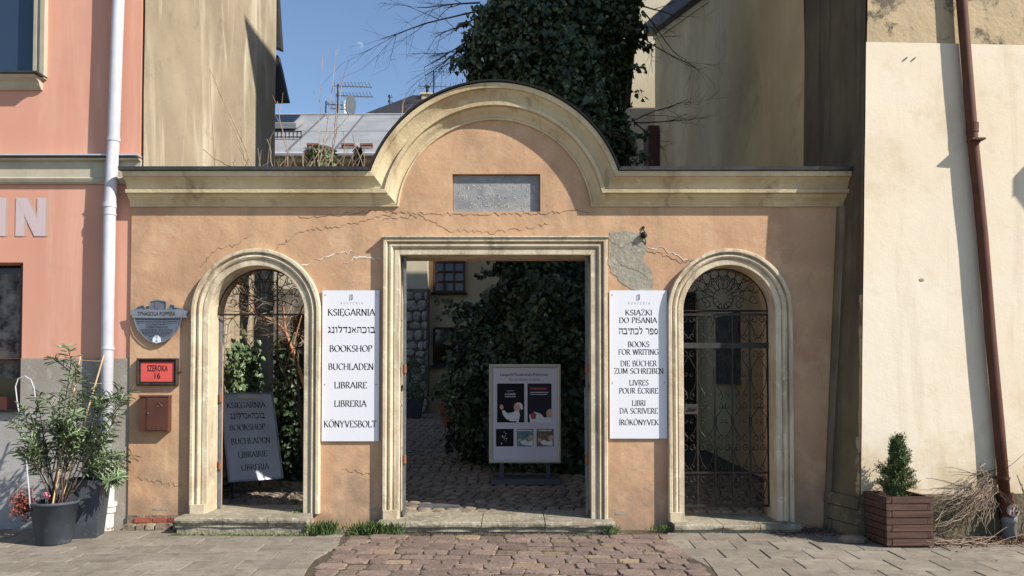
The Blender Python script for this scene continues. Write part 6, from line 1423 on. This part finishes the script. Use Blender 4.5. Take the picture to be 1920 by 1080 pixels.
for k in range(34):
    x_ = rd.uniform(430, 690); p = at(x_, 330, 1.2) - sho; q_ = at(x_ + rd.uniform(-45, 45), 330 - rd.uniform(20, 60), 1.2) - sho; sh_.tube([p - Vector((0, 0, .5)), p, q_], [.005, .0045, .003], 4, cap=False)
root_ = MB()
for k in range(6): root_.tube([(rd.uniform(-.2, .2), rd.uniform(-.1, .1), 0), (rd.uniform(-.5, .3), rd.uniform(-.3, .2), 1.8), (rd.uniform(-.9, .4), rd.uniform(-.5, 0), 3.4)], [.018, .012, .008], 5, cap=False)
sh_.build('shoots', 'twig', sht); root_.build('stems', 'bark', sht)
sc_ = at(603, 326, 2.6); stt = thing('ivy_stump', 'cut tree trunk with pale ivy just above the left cornice', 'tree stump', (sc_.x, 2.6, zy(2.6)))
zt2 = Z_(277, 2.6) - zy(2.6); m_ = MB(); m_.tube([(0, 0, 0), (.02, 0, 2), (0, 0, zt2)], [.2, .16, .15], 10); m_.tube([(-.12, .05, zt2 - .5), (-.2, .05, zt2 - .03)], [.07, .08], 8); m_.build('trunk', 'bark', stt)
P, N = [], []
for k in range(700): th = gr.uniform(0, 6.283); z = gr.uniform(zt2 - 1.2, zt2 - .02); P.append((.17 * math.cos(th), .17 * math.sin(th), z)); N.append((math.cos(th), math.sin(th), .2))
leaves('ivy_foliage', P, N, .07, 'ivylight', stt, 'stuff', seed=5)
sc_ = at(671, 330, 6.0); yv = thing('slender_conifer', 'slender dark conifer tip showing above the left cornice', 'conifer', (sc_.x, 6, zy(6)))
P, N = [], []; zt3 = Z_(276, 6) - zy(6)
for k in range(2200): z = gr.uniform(.2, 1) ** .7 * zt3; r_ = (.38 * (1 - z / zt3) + .05) * gr.uniform(.6, 1.1); th = gr.uniform(0, 6.283); P.append((r_ * math.cos(th), r_ * math.sin(th), z)); N.append((math.cos(th), math.sin(th), .3))
leaves('foliage', P, N, .10, 'ivy', yv, 'stuff', seed=6, aspect=.3); m_ = MB(); m_.tube([(0, 0, 0), (0, 0, zt3)], [.08, .01], 6); m_.build('trunk', 'bark', yv)
# pots at the back of the yard
def yard_pot(px, py, Y, r, h, mat, label, fol, seed, fr=.5, fh=1.2, sq=False):
    a = at(px, py, Y); pot(a.x, Y, r * .7, r, h, label, mat=mat, z=zy(Y), n=20, sq=sq)
    t = thing('potted_shrub', label.split(' pot')[0] + ' shrub growing from its pot', 'plant', (a.x, Y, zy(Y) + h - .05)); t['label'] = fol
    P, N = [], []; g_ = np.random.default_rng(seed)
    for k in range(700): u = g_.random(); z = fh * u; rr = fr * math.sin(math.pi * min(1, .15 + u * .8)) * g_.uniform(.3, 1); th = g_.uniform(0, 6.283); P.append((rr * math.cos(th), rr * math.sin(th), z)); N.append((math.cos(th), math.sin(th), .5))
    leaves('foliage', P, N, .12, 'oleander', t, 'stuff', seed=seed, aspect=.25); m_ = MB()
    for k in range(7): m_.tube([(0, 0, 0), (rd.gauss(0, fr * .4), rd.gauss(0, fr * .4), fh * .8)], [.012, .004], 4)
    m_.build('stems', 'bark', t)
yard_pot(775, 765, 13.6, .28, .55, 'pot', 'blue grey square pot against the rubble stone wall', 'small leafy shrub in the blue grey pot before the stone wall', 71, .45, 1.2, True)
yard_pot(848, 765, 11.0, .36, .62, 'terra', 'large terracotta pot at the left of the ivy by the beige house', 'leafy trailing plant in the large terracotta pot', 72, .5, .9)

# ================================================================== STREET LANTERN on the cream building, right of the frame
lw = Vector((6.95, Yf(6.95, 5) - .014, 4.95)); lt = thing('wall_lantern', 'hexagonal street lantern on a bracket of the cream building, out of frame right', 'lantern', tuple(lw))
m_ = MB(); m_.tube([(0, 0, .35), (0, -.3, .45), (0, -.62, .40), (0, -.72, .25)], .018, 6); m_.tube([(0, 0, -.1), (0, -.25, .1), (0, -.45, .42)], .012, 6); m_.build('bracket', 'iron', lt)
m_ = MB(); m_.lathe([(0, .28), (.05, .24), (.10, .20), (.24, .06), (.25, .04)], (0, -.72, 0), 6); m_.lathe([(.03, .28), (.05, .31), (0, .36)], (0, -.72, 0), 6); m_.build('hood', 'iron', lt)
m_ = MB(); m_.lathe([(.22, .04), (.12, -.42), (0, -.44)], (0, -.72, 0), 6); m_.build('lantern_glass', 'lampglass', lt)
m_ = MB(); m_.lathe([(.13, -.42), (.06, -.5), (.02, -.56), (0, -.58)], (0, -.72, 0), 6)
for k in range(6): an = 2 * math.pi * (k + .5) / 6; m_.tube([(.225 * math.cos(an), -.72 + .225 * math.sin(an), .04), (.125 * math.cos(an), -.72 + .125 * math.sin(an), -.42)], .01, 4)
m_.build('lantern_frame', 'iron', lt)
